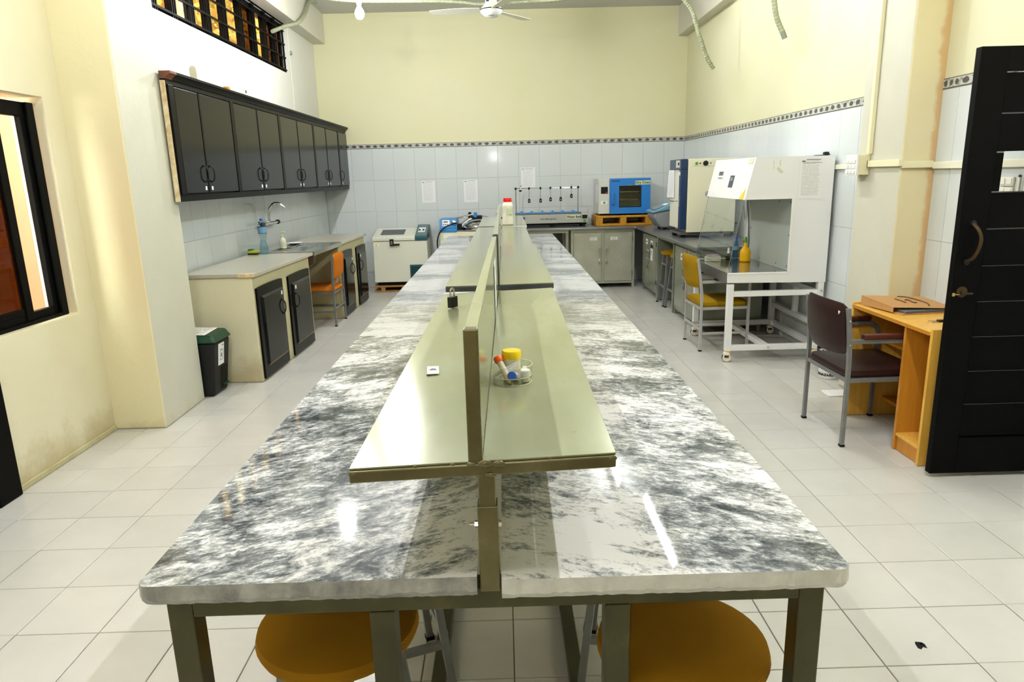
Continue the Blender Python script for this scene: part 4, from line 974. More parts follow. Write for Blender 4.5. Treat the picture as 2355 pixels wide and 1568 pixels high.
solid('lid_bracket', 'blackpl', au, (-.655, -.59, 10.08, 10.16, .865, .955), bevel=.006)
tube_obj('lid_yoke', 'steeldark', au, spline([(-.60, 10.12, .905), (-.56, 10.14, .955), (-.47, 10.17, 1.01), (-.36, 10.2, 1.03), (-.22, 10.2, 1.01), (-.14, 10.2, .94), (-.12, 10.2, .90)]), .028, 8)
solid('yoke_hub', 'blackpl', au, (-.50, -.30, 10.15, 10.25, 1.005, 1.06), bevel=.01)
tube_obj('lid_lever', 'steel', au, [(-.665, 10.10, 1.035), (-.56, 10.12, 1.05), (-.44, 10.16, 1.075)], [.016, .011, .010] if False else .013, 8)
lathe_obj('lever_knob', 'blackpl', au, [(0, 1.05), (.022, 1.05), (.026, 1.075), (.02, 1.11), (0, 1.112)], (-.475, 10.17, 0), 14)
solid('blue_grip', 'blue2', au, (-.42, -.37, 10.12, 10.22, 1.03, 1.105), bevel=.012)
solid('cabinet_sticker', 'paper', au, (-.86, -.74, 9.9785, 9.9795, .765, .81)); solid('sticker_edge', 'olivelabel', au, (-.885, -.862, 9.9785, 9.9795, .735, .815))
# sheets on the tiles
SH = [('printed sheet on the far tiles above the chest shaker', -1.194, -.994, 1.248, 1.566), ('printed sheet on the far tiles above the steel lid', -.567, -.357, 1.238, 1.566), ('printed sheet on the far tiles, higher, above the water bath', .292, .50, 1.43, 1.722)]
for l_, a, b_, c, d in SH:
    o = solid('instruction_sheet', 'sheet_xz', None, (a, b_, YB-.0095, YB-.0078, c, d)); tag(o, l_, 'paper', 'sheets on the far tiles')
    solid('printed_logo', 'inkgrey', o, (a+.014, a+.04, YB-.0105, YB-.0095, d-.028, d-.018)); solid('printed_title', 'inkgrey', o, (a+.055, b_-.03, YB-.0103, YB-.0095, d-.018, d-.014))
# steel worktop: one L along far and right walls
wt = B(); prism(wt, [(.12, 9.79), (1.865, 9.79), (1.885, 6.77), (2.706, 6.77), (2.706, 10.53), (.12, 10.53)], 'z', .838, .872); o = O('steel_worktop', wt, 'steeldark', None, .008, seg=3); tag(o, 'dark steel worktop turning the far right corner', 'worktop')
wn = thing('worktop_stand', 'square steel stand carrying the worktop over the dark knee space', 'stand', (.6, 10.1, 0))
solid('front_rail', 'steelcab', wn, (.14, .925, 9.84, 9.87, .80, .837)); solid('back_panel', 'darkbar', wn, (.14, .925, 10.44, 10.46, .02, .837))
for x in (.14, .885): solid('leg', 'steelcab2', wn, (x, x+.04, 9.84, 9.88, .002, .80)); solid('leg', 'steelcab2', wn, (x, x+.04, 10.40, 10.439, .002, .837))
def cabinet(label, loc, rz, w, d, mat, tags=True, z0=.065, z1=.836, sides=True, end=None, group=None):
    """two-door steel cabinet on feet, facing local -y, origin at the middle of its front foot line"""
    t = thing('steel_cabinet', label, 'cabinet', loc, group); t.rotation_euler = (0, 0, rz); h = w/2
    def c(name, m, *b_, par=None, **k): return solid(name, m, par or t, *b_, local=True, **k)
    f = .032
    c('carcass', mat, (-h, -h+f, .0, d, z0, z1), (h-f, h, 0, d, z0, z1), (-h+f, h-f, d-.02, d, z0, z1), (-h+f, h-f, .0, d-.02, z0, z0+.03), (-h+f, h-f, 0, d-.02, z1-.04, z1))
    c('centre_stile', mat, (-.016, .016, 0, .02, z0+.03, z1-.04))
    for x in (-h, h-f):
        for y in (0, d-f): c('foot', mat, (x, x+f, y, y+f, .001, z0))
    for s in (-1, 1):
        a, b_ = (-h+f+.004, -.018) if s < 0 else (.018, h-f-.004)
        dr = c('cabinet_door', mat, (a, b_, -.012, .006, z0+.034, z1-.044), bevel=.003)
        c('door_field', mat, (a+.02, b_-.02, -.015, -.012, z0+.054, z1-.064), par=dr, bevel=.0015)
        hx = (b_-.03) if s < 0 else a+.03
        bm = B(); tube(bm, spline([(hx, -.014, .60), (hx, -.036, .585), (hx, -.036, .49), (hx, -.014, .475)], 4), .006, 6); O('door_handle', bm, 'chrome', dr, smooth=True, local=True)
        c('hasp', 'chrome', (hx-.012, hx+.012, -.022, -.0155, .385, .43), par=dr)
        c('door_lock', 'brass' if s > 0 else 'steel', (hx-.011, hx+.011, -.034, -.023, .35, .385), par=dr, bevel=.003)
        bm = B(); tube(bm, [(hx-.007, -.028, .384), (hx-.007, -.028, .40), (hx, -.028, .408), (hx+.007, -.028, .40), (hx+.007, -.028, .384)], .0025, 6); O('lock_shackle', bm, 'chrome', dr, local=True)
        for z in (z0+.12, z1-.16): c('door_hinge', 'steel', ((a-.006) if s < 0 else b_-.002, (a+.002) if s < 0 else b_+.006, -.016, 0, z, z+.06), par=dr)
        if tags:
            lx = (a+b_)/2+(.08 if s < 0 else -.06)
            c('door_sticker', 'sticker_xz' if tags == 1 else 'paper', (lx-.05, lx+.05, -.0165, -.0152, .685, .73) if tags == 1 else (lx-.06, lx+.06, -.0165, -.0152, .66, .73), par=dr)
            if tags == 2: c('sticker_print', 'ink', (lx-.04, lx+.035, -.0172, -.0165, .686, .704), par=dr)
        if tags == 2 and s > 0:
            c('notice_sheet', 'paper', (lx-.055, lx+.075, -.0165, -.0152, .47, .655), par=dr); c('notice_header', 'ink', (lx-.055, lx+.075, -.0174, -.0165, .632, .68), par=dr)
            c('notice_mark', 'ink', (lx-.03, lx-.005, -.0172, -.0165, .54, .605), par=dr)
    return t
GRP = None
cabinet('pale steel cabinet with two locked doors facing the bench, under the oven', (1.415, 9.85, 0), 0, .905, .60, 'steelcab', 1)
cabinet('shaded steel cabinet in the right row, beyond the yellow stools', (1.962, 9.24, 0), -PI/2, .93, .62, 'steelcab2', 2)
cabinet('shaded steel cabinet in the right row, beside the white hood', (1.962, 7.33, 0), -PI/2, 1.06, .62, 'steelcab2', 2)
wn = thing('worktop_stand', 'steel knee-space stand between the right-hand cabinets, over the stools', 'stand', (2.3, 8.3, 0))
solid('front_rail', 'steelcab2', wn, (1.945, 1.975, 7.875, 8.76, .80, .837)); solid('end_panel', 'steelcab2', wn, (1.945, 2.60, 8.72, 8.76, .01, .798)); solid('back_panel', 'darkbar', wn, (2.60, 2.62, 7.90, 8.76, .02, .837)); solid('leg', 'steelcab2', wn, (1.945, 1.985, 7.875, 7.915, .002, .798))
sr = make_stool('yellowfab', .665, 'farther yellow stool in the knee space under the right worktop', .165)
sr.location = (2.10, 8.46, 0); sr['group'] = 'yellow stools under the right worktop'
copy_tree(sr, (2.12, 8.075, 0), .06, 'nearer yellow stool in the knee space under the right worktop')
# water bath
wbt = thing('water_bath', 'long grey water bath with clamp rod and blue lids, on the steel worktop', 'water bath', (.7, 10.2, .8725))
solid('bath_body', 'bathgrey', wbt, (.19, 1.232, 10.05, 10.42, .925, 1.055), bevel=.008)
solid('top_rim', 'inkgrey', wbt, (.185, 1.135, 10.046, 10.424, 1.0555, 1.068), bevel=.003)
for x in (.25, .7, 1.14): solid('foot', 'rubber', wbt, (x, x+.05, 10.08, 10.40, .873, .925))
solid('gap_shade', 'rubber', wbt, (.21, 1.21, 10.09, 10.39, .90, .925))  # black slab standing in for the shade in the gap under the bath
px2x = lambda px: .19+(px-1187)*.00632
for px in (1199, 1222.5, 1246.5, 1270.5, 1294, 1318):
    x = px2x(px)+.012
    lathe_obj('bath_lid', 'blue2', wbt, [(0, 1.0685), (.072, 1.0685), (.068, 1.078), (.018, 1.086), (.013, 1.10), (0, 1.10)], (x, 10.2, 0), 20)
for x in (.202, 1.118): cyl_obj('rod_upright', 'steel', wbt, (x, 10.36, 1.0685), (x, 10.36, 1.44), .007, 8)
cyl_obj('clamp_rod', 'steel', wbt, (.175, 10.345, 1.423), (1.145, 10.345, 1.415), .005, 8)
for x in (.202, 1.118):
    bm = B(); ell(bm, (x, 10.335, 1.42), (.018, .018, .018), 10, 8); O('rod_boss', bm, 'blackpl', wbt, smooth=True)
for px, lz in ((1217.7, 1.268), (1244.3, 1.268), (1267.5, 1.283), (1291, 1.283), (1316, 1.325)):
    x = px2x(px)+.012
    bm = B(); ell(bm, (x, 10.328, 1.42), (.016, .016, .02), 10, 8); k = O('clamp_boss', bm, 'blackpl', wbt, smooth=True)
    cyl_obj('clamp_stem', 'steel', k, (x, 10.325, 1.42 if px < 1310 else 1.47), (x, 10.325, lz), .004, 6)
    bm = B(); prism(bm, [(x-.018, lz-.055), (x+.018, lz-.055), (x+.018, lz-.01), (x+.010, lz+.004), (x-.010, lz+.004), (x-.018, lz-.01)], 'y', 10.315, 10.333); O('clamp_jaw', bm, 'blackpl', k, .003)
    cyl_obj('jaw_screw', 'paper', k, (x, 10.311, lz-.028), (x, 10.315, lz-.028), .006, 8)
x = px2x(1199)+.012
k = cyl_obj('spare_clamp', 'paper', wbt, (x, 10.325, 1.45), (x-.006, 10.325, 1.395), .006, 8)
bm = B(); ell(bm, (x, 10.325, 1.456), (.011, .011, .008), 8, 6); O('clamp_tip', bm, 'blackpl', k, smooth=True)
bm = B(); ell(bm, (x-.008, 10.32, 1.388), (.024, .016, .014), 10, 8); O('clamp_grip', bm, 'blackpl', k, smooth=True)
solid('bath_sticker', 'olivelabel', wbt, (.915, 1.118, 10.0475, 10.0492, .985, 1.035)); text('lettering', 'Water Bath', .044, (1.027, 10.0470, 1.010), FRONT, 'ink', wbt)
text('lettering', 'WATER BATH', .030, (.655, 10.0485, .985), (PI/2, 0, 0), 'inkgrey', wbt, sx=1.25)
bm = B(); prism(bm, [(.285, 1.02), (.322, 1.02), (.322, .998), (.304, .982), (.285, .998)], 'y', 10.0475, 10.0495); O('maker_badge', bm, 'inkblue', wbt)
solid('display', 'blackpl', wbt, (1.145, 1.216, 10.0465, 10.0495, .985, 1.035)); lathe_obj('power_button', 'green', wbt, [(0, 0), (.019, 0), (.019, -.006), (0, -.006)], (1.182, 10.05, .955), 16, 'y')
# oven on its yellow pallet
pallet('oven_pallet', 'small yellow painted pallet under the blue oven', 1.335, 2.135, 9.96, 10.5, .8725, 1.018, 'palletyellow', ((1.335, 1.43), (1.68, 1.77), (2.04, 2.135)), .03)
ov = thing('drying_oven', 'blue fronted drying oven with a glass window on a yellow pallet', 'oven', (1.74, 10.25, 1.0185))
for x in (1.40, 2.04):
    for y in (10.04, 10.42): solid('foot', 'rubber', ov, (x, x+.04, y, y+.04, 1.019, 1.042))
solid('case', 'palegrey', ov, (1.372, 1.392, 10.005, 10.5, 1.042, 1.53), (2.085, 2.105, 10.005, 10.5, 1.042, 1.53), (1.392, 2.085, 10.48, 10.5, 1.042, 1.53), (1.392, 2.085, 10.005, 10.48, 1.042, 1.062), (1.392, 2.085, 10.005, 10.48, 1.51, 1.53), (1.392, 1.535, 10.03, 10.48, 1.062, 1.51))
solid('chamber', 'liner', ov, (1.545, 1.56, 10.05, 10.47, 1.075, 1.49), (2.07, 2.085, 10.05, 10.47, 1.075, 1.49), (1.56, 2.07, 10.455, 10.47, 1.075, 1.49))
for z in (1.225, 1.335):
    s_ = solid('chamber_shelf', 'chrome', ov, (1.562, 2.068, 10.06, 10.068, z, z+.008), (1.562, 2.068, 10.44, 10.448, z, z+.008))
    for k in range(12): solid('shelf_wire', 'chrome', s_, (1.58+k*.042, 1.584+k*.042, 10.068, 10.44, z+.002, z+.006))
fp = solid('control_front', 'palegrey', ov, (1.378, 1.528, 9.992, 10.004, 1.045, 1.527), bevel=.004)
solid('display', 'blackpl', fp, (1.405, 1.502, 9.989, 9.992, 1.325, 1.42)); solid('display_digits', 'red', fp, (1.47, 1.496, 9.9882, 9.989, 1.335, 1.345))
solid('switch_plate', 'whiteplastic', fp, (1.403, 1.50, 9.989, 9.992, 1.175, 1.225), bevel=.002); solid('rocker_switch', 'green', fp, (1.438, 1.466, 9.984, 9.989, 1.186, 1.214), bevel=.002)
solid('label_strip', 'olivelabel', fp, (1.405, 1.508, 9.9905, 9.992, 1.45, 1.458))
ox0, ox1, oz0, oz1 = 1.53, 2.105, 1.042, 1.532
dr = solid('oven_door', 'blue', ov, (ox0, 1.668, 9.965, 10.0, oz0, oz1), (1.966, ox1, 9.965, 10.0, oz0, oz1), (1.668, 1.966, 9.965, 10.0, oz0, 1.138), (1.668, 1.966, 9.965, 10.0, 1.42, oz1))
solid('window_seal', 'rubber', dr, (1.660, 1.668, 9.962, 9.967, 1.130, 1.428), (1.966, 1.974, 9.962, 9.967, 1.130, 1.428), (1.668, 1.966, 9.962, 9.967, 1.130, 1.138), (1.668, 1.966, 9.962, 9.967, 1.42, 1.428))
solid('window_glass', 'smoke', dr, (1.668, 1.966, 9.972, 9.976, 1.138, 1.42))
tube_obj('door_handle', 'blue', dr, spline([(1.575, 9.965, 1.335), (1.568, 9.935, 1.325), (1.568, 9.93, 1.25), (1.568, 9.935, 1.18), (1.575, 9.965, 1.17)]), .013, 8)
solid('oven_sticker', 'olivelabel', dr, (1.885, 2.098, 9.9625, 9.9648, 1.44, 1.495)); text('lettering', 'Dry Oven', .050, (1.992, 9.9622, 1.4675), FRONT, 'ink', dr)
text('lettering', 'BIOBASE', .030, (1.612, 9.9645, 1.495), FRONT, 'inkblue', dr)
solid('door_catch', 'deskdark', dr, (1.79, 1.85, 9.958, 9.964, 1.43, 1.44))
solid('side_sheet', 'paper', ov, (1.3705, 1.3718, 10.10, 10.25, 1.20, 1.45))
# centrifuge
cf = thing('centrifuge', 'grey benchtop centrifuge with sky blue lid, beside the incubator', 'centrifuge', (2.3, 9.25, .8725))
for y in (9.08, 9.40):
    for x in (2.10, 2.46): solid('foot', 'rubber', cf, (x, x+.04, y, y+.04, .873, .895))
bx = B(); prism(bx, [(2.06, .895), (2.56, .895), (2.56, 1.18), (2.40, 1.165), (1.97, 1.085), (1.965, 1.03)], 'y', 9.05, 9.48); O('body', bx, 'midgrey', cf, .02, seg=3)
bx = B(); prism(bx, [(1.945, 1.085), (1.945, 1.105), (2.08, 1.155), (2.20, 1.205), (2.56, 1.235), (2.56, 1.185), (2.40, 1.17), (1.97, 1.088)], 'y', 9.04, 9.49); O('lid', bx, 'lidblue', cf, .012, seg=3)
bx = B(); hexa(bx, [(1.99, 9.12, 1.126), (2.09, 9.12, 1.163), (2.09, 9.40, 1.163), (1.99, 9.40, 1.126)], [(1.985, 9.12, 1.132), (2.085, 9.12, 1.169), (2.085, 9.40, 1.169), (1.985, 9.40, 1.132)]); O('lid_window', bx, 'midgrey', cf, .004)
bx = B(); hexa(bx, [(2.12, 9.12, 1.178), (2.17, 9.12, 1.199), (2.17, 9.30, 1.199), (2.12, 9.30, 1.178)], [(2.118, 9.12, 1.181), (2.168, 9.12, 1.202), (2.168, 9.30, 1.202), (2.118, 9.30, 1.181)]); O('lid_label', bx, 'paper', cf)
# incubator
ic = thing('incubator', 'tall cream incubator with navy door frame on the right worktop', 'incubator', (2.3, 8.07, .8725))
for y in (7.86, 8.24):
    for x in (2.02, 2.52): solid('foot', 'rubber', ic, (x, x+.05, y, y+.05, .873, .91)); 
solid('body', 'cream', ic, (2.062, 2.60, 7.80, 8.33, .932, 1.735), bevel=.006)
solid('base_skirt', 'inkgrey', ic, (2.0, 2.56, 7.83, 8.31, .905, .932))
dr = solid('door_frame', 'navy', ic, (1.985, 2.058, 7.815, 7.90, .965, 1.622), (1.985, 2.058, 7.815, 8.325, 1.622, 1.735), bevel=.008)
solid('door_panel', 'greycream', ic, (1.992, 2.056, 7.902, 8.325, .975, 1.62), bevel=.006)
solid('header_front', 'slate', dr, (1.981, 1.985, 7.82, 8.32, 1.626, 1.731)); 
cp = solid('control_plate', 'palegrey', dr, (1.977, 1.981, 7.86, 8.02, 1.645, 1.722)); solid('control_display', 'blackpl', cp, (1.972, 1.977, 7.875, 7.92, 1.67, 1.70))
solid('door_pull', 'midgrey', dr, (1.978, 1.985, 7.85, 7.87, 1.22, 1.34)); solid('asset_label', 'paper', dr, (1.982, 1.985, 7.845, 7.885, 1.56, 1.60))
solid('panel_strip', 'inkgrey', ic, (1.989, 1.992, 8.12, 8.32, 1.262, 1.272), (1.989, 1.992, 7.95, 8.08, 1.272, 1.278))
bx = B(); hexa(bx, [(1.985, 8.10, 1.31), (1.962, 8.33, 1.31), (1.958, 8.345, 1.31), (1.982, 8.10, 1.31)], [(1.988, 8.12, 1.618), (1.985, 8.36, 1.618), (1.981, 8.365, 1.618), (1.985, 8.12, 1.618)]); bmesh.ops.recalc_face_normals(bx, faces=bx.faces); tag(O('taped_sheet', bx, 'sheet_yz', None), 'printed sheet taped to the incubator door', 'paper')
sp_ = solid('side_plate', 'cream', ic, (2.115, 2.36, 7.796, 7.80, 1.655, 1.712), bevel=.002)
solid('side_socket', 'green', sp_, (2.135, 2.162, 7.793, 7.796, 1.668, 1.698)); cyl_obj('side_button', 'blackpl', sp_, (2.188, 7.796, 1.683), (2.188, 7.792, 1.683), .008, 10); cyl_obj('vent_cap', 'blackpl', sp_, (2.248, 7.796, 1.684), (2.248, 7.785, 1.684), .028, 20); cyl_obj('side_port', 'inkgrey', sp_, (2.305, 7.796, 1.684), (2.305, 7.792, 1.684), .008, 10)
# ------------------------------------------------------------------ clean-air hood on its white stand
hd = thing('clean_air_hood', 'white clean-air hood with slanted header and glass front on castor stand', 'hood', (2.27, 6.2, 0))
HY0, HY1, HX0, HX1, HZ = 5.68, 6.74, 1.862, 2.68, .765
side = [(HX0, .685), (HX1, .672), (HX1, 1.695), (2.045, 1.695), (1.968, 1.362), (2.372, 1.362), (2.365, HZ), (HX0, HZ)]
for y0, y1 in ((HY0, HY0+.025), (HY1-.025, HY1)):
    bm = B(); prism(bm, side, 'y', y0, y1); bmesh.ops.triangulate(bm, faces=[f for f in bm.faces if len(f.verts) > 4]); O('side_panel', bm, 'white', hd)
    yy = y0-.004 if y0 == HY0 else y1+.001
    solid('opening_trim', 'whiteplastic', hd, (2.352, 2.374, yy, yy+.003, HZ, 1.365), (1.975, 2.352, yy, yy+.003, 1.362, 1.374), (HX0+.01, 2.352, yy, yy+.003, HZ-.012, HZ), bevel=.001)
bm = B(); prism(bm, [(1.968, 1.362), (2.045, 1.695), (2.075, 1.695), (1.998, 1.362)], 'y', HY0+.025, HY1-.025); hp = O('header_panel', bm, 'white', hd)
solid('hood_top', 'white', hd, (2.075, HX1, HY0+.025, HY1-.025, 1.68, 1.695)); solid('hood_rear', 'white', hd, (HX1-.02, HX1, HY0+.025, HY1-.025, .68, 1.68))
solid('filter_box', 'chamber', hd, (2.02, 2.655, HY0+.025, HY1-.025, 1.362, 1.382))
ch = solid('chamber_back', 'chamber', hd, (2.38, 2.39, HY0+.025, HY1-.025, HZ, 1.362))
for y in (5.76, 6.0, 6.4, 6.66):
    for z in (.80, 1.06, 1.33):
        if z == 1.06 and y in (6.0, 6.4): continue
        lathe_obj('panel_screw', 'midgrey', ch, [(0, 0), (.009, 0), (.007, -.005), (0, -.005)], (2.38, y, z), 10, 'x')
solid('work_surface', 'steeldark' if False else 'steel', hd, (HX0+.012, 2.38, HY0+.025, HY1-.025, HZ-.012, HZ-.001))
solid('surface_apron', 'steeldark', hd, (HX0, HX0+.012, HY0+.025, HY1-.025, .675, HZ))
solid('underside', 'steeldark', hd, (HX0+.012, HX1-.02, HY0+.025, HY1-.025, .676, .686))
bm = B(); hexa(bm, [(1.868, HY0+.03, .80), (1.872, HY0+.03, .80), (1.872, HY1-.03, .80), (1.868, HY1-.03, .80)], [(1.974, HY0+.03, 1.361), (1.978, HY0+.03, 1.361), (1.978, HY1-.03, 1.361), (1.974, HY1-.03, 1.361)]); O('glass_sash', bm, 'glass', hd)
for y in (HY0+.028, HY1-.032):
    bm = B(); bar(bm, (1.869, y+.002, .80), (1.975, y+.002, 1.361), .003); O('sash_edge', bm, 'midgrey', hd)
# header stickers: z to x on the slanted front
hx = lambda z: 1.968+(z-1.362)*.2312-.0022
def hstick(name, mat, y0, y1, z0, z1, par=hp, d=0):
    bm = B(); hexa(bm, [(hx(z0)-d-.001, y0, z0), (hx(z0)-d, y0, z0), (hx(z0)-d, y1, z0), (hx(z0)-d-.001, y1, z0)], [(hx(z1)-d-.001, y0, z1), (hx(z1)-d, y0, z1), (hx(z1)-d, y1, z1), (hx(z1)-d-.001, y1, z1)]); return O(name, bm, mat, par)
o = hstick('rating_plate', 'paper', 6.39, 6.55, 1.525, 1.60); hstick('plate_print', 'inkgrey', 6.41, 6.53, 1.555, 1.59, o, .0012); hstick('plate_print', 'inkgrey', 6.41, 6.53, 1.53, 1.537, o, .0012)
o = hstick('control_keypad', 'slate', 6.08, 6.19, 1.455, 1.555); hstick('keypad_window', 'midgrey', 6.10, 6.17, 1.51, 1.54, o, .0012)
hstick('header_sticker', 'olivelabel', 5.72, 5.83, 1.648, 1.69); hstick('corner_sticker', 'paper', 6.55, 6.60, 1.37, 1.40)
bm = B(); prism(bm, [(5.72, 1.366), (5.83, 1.366), (5.725, 1.45)], 'x', 1.9655, 1.9672)
for v in bm.verts: v.co.x += (v.co.z-1.362)*.2312
O('warning_triangle', bm, 'yellow', hp)
lathe_obj('sash_knob', 'midgrey', hd, [(0, 0), (.03, 0), (.03, .02), (0, .02)], (1.985, HY1+.001, 1.385), 18, 'y')
sh = tag(solid('procedure_sheet', 'sheet_hood', None, (2.395, 2.598, HY0-.0032, HY0-.0008, 1.36, 1.684)), 'printed sheet taped to the white hood side', 'paper')
solid('printed_logo', 'inkgrey', sh, (2.413, 2.44, HY0-.0040, HY0-.0032, 1.648, 1.658)); solid('printed_title', 'inkgrey', sh, (2.45, 2.565, HY0-.0040, HY0-.0032, 1.664, 1.669), (2.43, 2.575, HY0-.0040, HY0-.0032, 1.640, 1.643))
for (x0, x1, z0, z1) in ((2.185, 2.19, 1.60, 1.665), (2.235, 2.243, 1.62, 1.67)): solid('tape_residue', 'olivelabel', hd, (x0, x1, HY0-.0016, HY0-.0004, z0, z1))
bm = B(); bar(bm, (2.22, HY0-.001, 1.61), (2.262, HY0-.001, 1.57), .0012, .02); O('tape_residue', bm, 'olivelabel', hd)
# stand
def st_(name, *b_, **k): return solid(name, 'white', hd, *b_, bevel=.003, **k)
for x in (HX0+.006, HX1-.056):
    for y in (HY0+.002, HY1-.052):
        st_('stand_leg', (x, x+.05, y, y+.05, .096, .672))
        cz = (x+.025, y+.025)
        c = lathe_obj('castor', 'ivory', hd, [(0, .055), (.026, .055), (.03, .06), (.03, .08), (.012, .095), (0, .096)], (cz[0]-.004, cz[1], 0), 16)
        lathe_obj('castor_wheel', 'ivory', c, [(0, -.022), (.032, -.022), (.036, -.015), (.036, .015), (.032, .022), (0, .022)], (cz[0]-.006, cz[1], .0365), 20, 'y')
        lathe_obj('wheel_tyre', 'rubber', c, [(.0335, -.013), (.0362, -.012), (.0362, .012), (.0335, .013)], (cz[0]-.006, cz[1], .0365), 20, 'y')
        solid('brake_pedal', 'redwood', c, (cz[0]-.03, cz[0]+.008, cz[1]-.03, cz[1]-.022, .04, .062), bevel=.003)
        lathe_obj('castor_stem', 'amber', c, [(0, .080), (.024, .080), (.024, .0955), (0, .0955)], (cz[0], cz[1], 0), 12)
X0, X1 = HX0+.056, HX1-.056
for y in (HY0+.004, HY1-.050):
    st_('stand_rail', (X0, X1, y, y+.046, .098, .144)); 
st_('stand_rail', (X0, X1, HY0+.004, HY0+.05, .565, .610)); st_('stand_rail', (X0, X1, HY1-.05, HY1-.004, .565, .61))
for x in (2.20, HX1-.053): st_('long_rail', (x, x+.05, HY0+.05, HY1-.05, .10, .145))
st_('long_rail', (HX1-.052, HX1-.006, HY0+.052, HY1-.052, .285, .33)); st_('long_rail', (HX1-.052, HX1-.006, HY0+.052, HY1-.052, .565, .61))
st_('rear_upright', (HX1-.05, HX1-.008, 6.15, 6.20, .33, .565))
for (x, z) in ((2.235, .121), (2.652, .60), (2.652, .24)): lathe_obj('stand_bolt', 'chrome', hd, [(0, 0), (.011, 0), (.009, -.007), (0, -.007)], (x, HY0+.004 if z < .5 else HY0+.002, z), 10, 'y')
pg = thing('power_plug', 'black power plug lying on top of the white hood', 'plug', (2.63, 5.74, 1.6955)); p = pg.location
bm = B(); box(bm, p[0]-.02, p[0]+.02, p[1]-.02, p[1]+.02, p[2], p[2]+.03); O('plug_body', bm, 'blackpl', pg, .008, seg=3)
tube_obj('plug_lead', 'blackpl', pg, spline([(p[0]+.02, p[1], p[2]+.012), (p[0]+.035, p[1]+.01, p[2]+.008), (p[0]+.043, p[1]+.10, p[2]+.006), (p[0]+.04, p[1]+.3, p[2]+.006)]), .005, 6)
cb = tag(tube_obj('mains_cable', 'inkgrey', None, spline([(2.345, HY1-.06, 1.355), (2.35, HY1-.06, 1.25), (2.362, HY1-.06, 1.13), (2.37, HY1-.06, 1.0), (2.373, HY1-.06, .90), (2.35, HY1-.08, .80), (2.30, HY1-.1, .772)]), .005, 6), 'dark cable hanging inside the white hood', 'cable')
cb2 = tag(tube_obj('wall_cable', 'inkgrey', None, spline([(2.60, 7.74, 1.60), (2.63, 7.70, 1.35), (2.645, 7.6, 1.1), (2.64, 7.5, .96), (2.60, 7.4, .885), (2.50, 7.2, .878)]), .005, 6), 'dark cable hanging down behind the cream incubator', 'cable')
# things in the hood
sp = thing('squeeze_bottle', 'orange yellow squeeze bottle with green nozzle in the hood', 'bottle', (2.262, 6.44, HZ)); p = sp.location
lathe_obj('bottle_body', 'amber', sp, [(0, 0), (.044, 0), (.050, .008), (.050, .085), (.046, .105), (.030, .125), (.019, .14), (.0165, .155), (.0165, .175), (0, .175)], p, 28)
lathe_obj('bottle_nozzle', 'green', sp, [(0, .173), (.016, .173), (.0145, .185), (.0145, .20), (.008, .228), (0, .228)], p, 16)
bb = thing('spray_bottle', 'small deep blue plastic bottle in the hood', 'bottle', (2.185, 6.49, HZ)); p = bb.location
lathe_obj('bottle_body', 'bottleblue2', bb, [(0, 0), (.024, 0), (.026, .006), (.026, .05), (.022, .075), (.025, .10), (.025, .16), (.02, .185), (.012, .20), (.012, .21), (0, .21)], p, 20)
lathe_obj('bottle_cap', 'bluecap', bb, [(0, .208), (.015, .208), (.015, .226), (.012, .23), (0, .23)], p, 16)
lathe_obj('bottle_label', 'lidblue', bb, [(.0256, .105), (.0256, .14)], p, 20)
db = thing('dropper_bottle', 'smoky dropper bottle with a white teat in the hood', 'bottle', (2.135, 6.53, HZ)); p = db.location
lathe_obj('bottle_body', 'smoke2', db, [(0, 0), (.026, 0), (.028, .005), (.028, .045), (.012, .062), (.011, .072), (0, .072)], p, 20)
lathe_obj('reagent_fill', 'olive', db, [(0, .002), (.0265, .002), (.0265, .025), (0, .025)], p, 20)
lathe_obj('dropper_teat', 'whiteplastic', db, [(0, .070), (.013, .070), (.013, .088), (.010, .094), (.010, .115), (.006, .122), (0, .122)], p, 14)
tb = thing('tip_box', 'clear box of pipette tips standing in the hood', 'box', (1.985, 6.53, HZ)); p = tb.location
solid('tip_tray', 'frost', tb, (p[0]-.066, p[0]+.066, p[1]-.045, p[1]+.045, p[2], p[2]+.045), bevel=.004)
solid('tip_lid', 'clear', tb, (p[0]-.068, p[0]+.068, p[1]-.047, p[1]+.047, p[2]+.046, p[2]+.072), bevel=.004)
for i in range(10): cyl_obj('pipette_tip', M('pink_tip', (.60, .45, .50), .4) if i == 0 else MT['pink_tip_'], tb, (p[0]-.054+i*.012, p[1]-.036, p[2]+.0455), (p[0]-.054+i*.012, p[1]-.036, p[2]+.058), .0035, 6) if False else None
bm = B()
for i in range(9):
    for j in range(6): cyl(bm, (p[0]-.052+i*.013, p[1]-.035+j*.014, p[2]+.0455), (p[0]-.052+i*.013, p[1]-.035+j*.014, p[2]+.060), .004, 6)
o = O('pipette_tips', bm, M('pink_tip', (.60, .42, .48), .4), tb); o['kind'] = 'stuff'

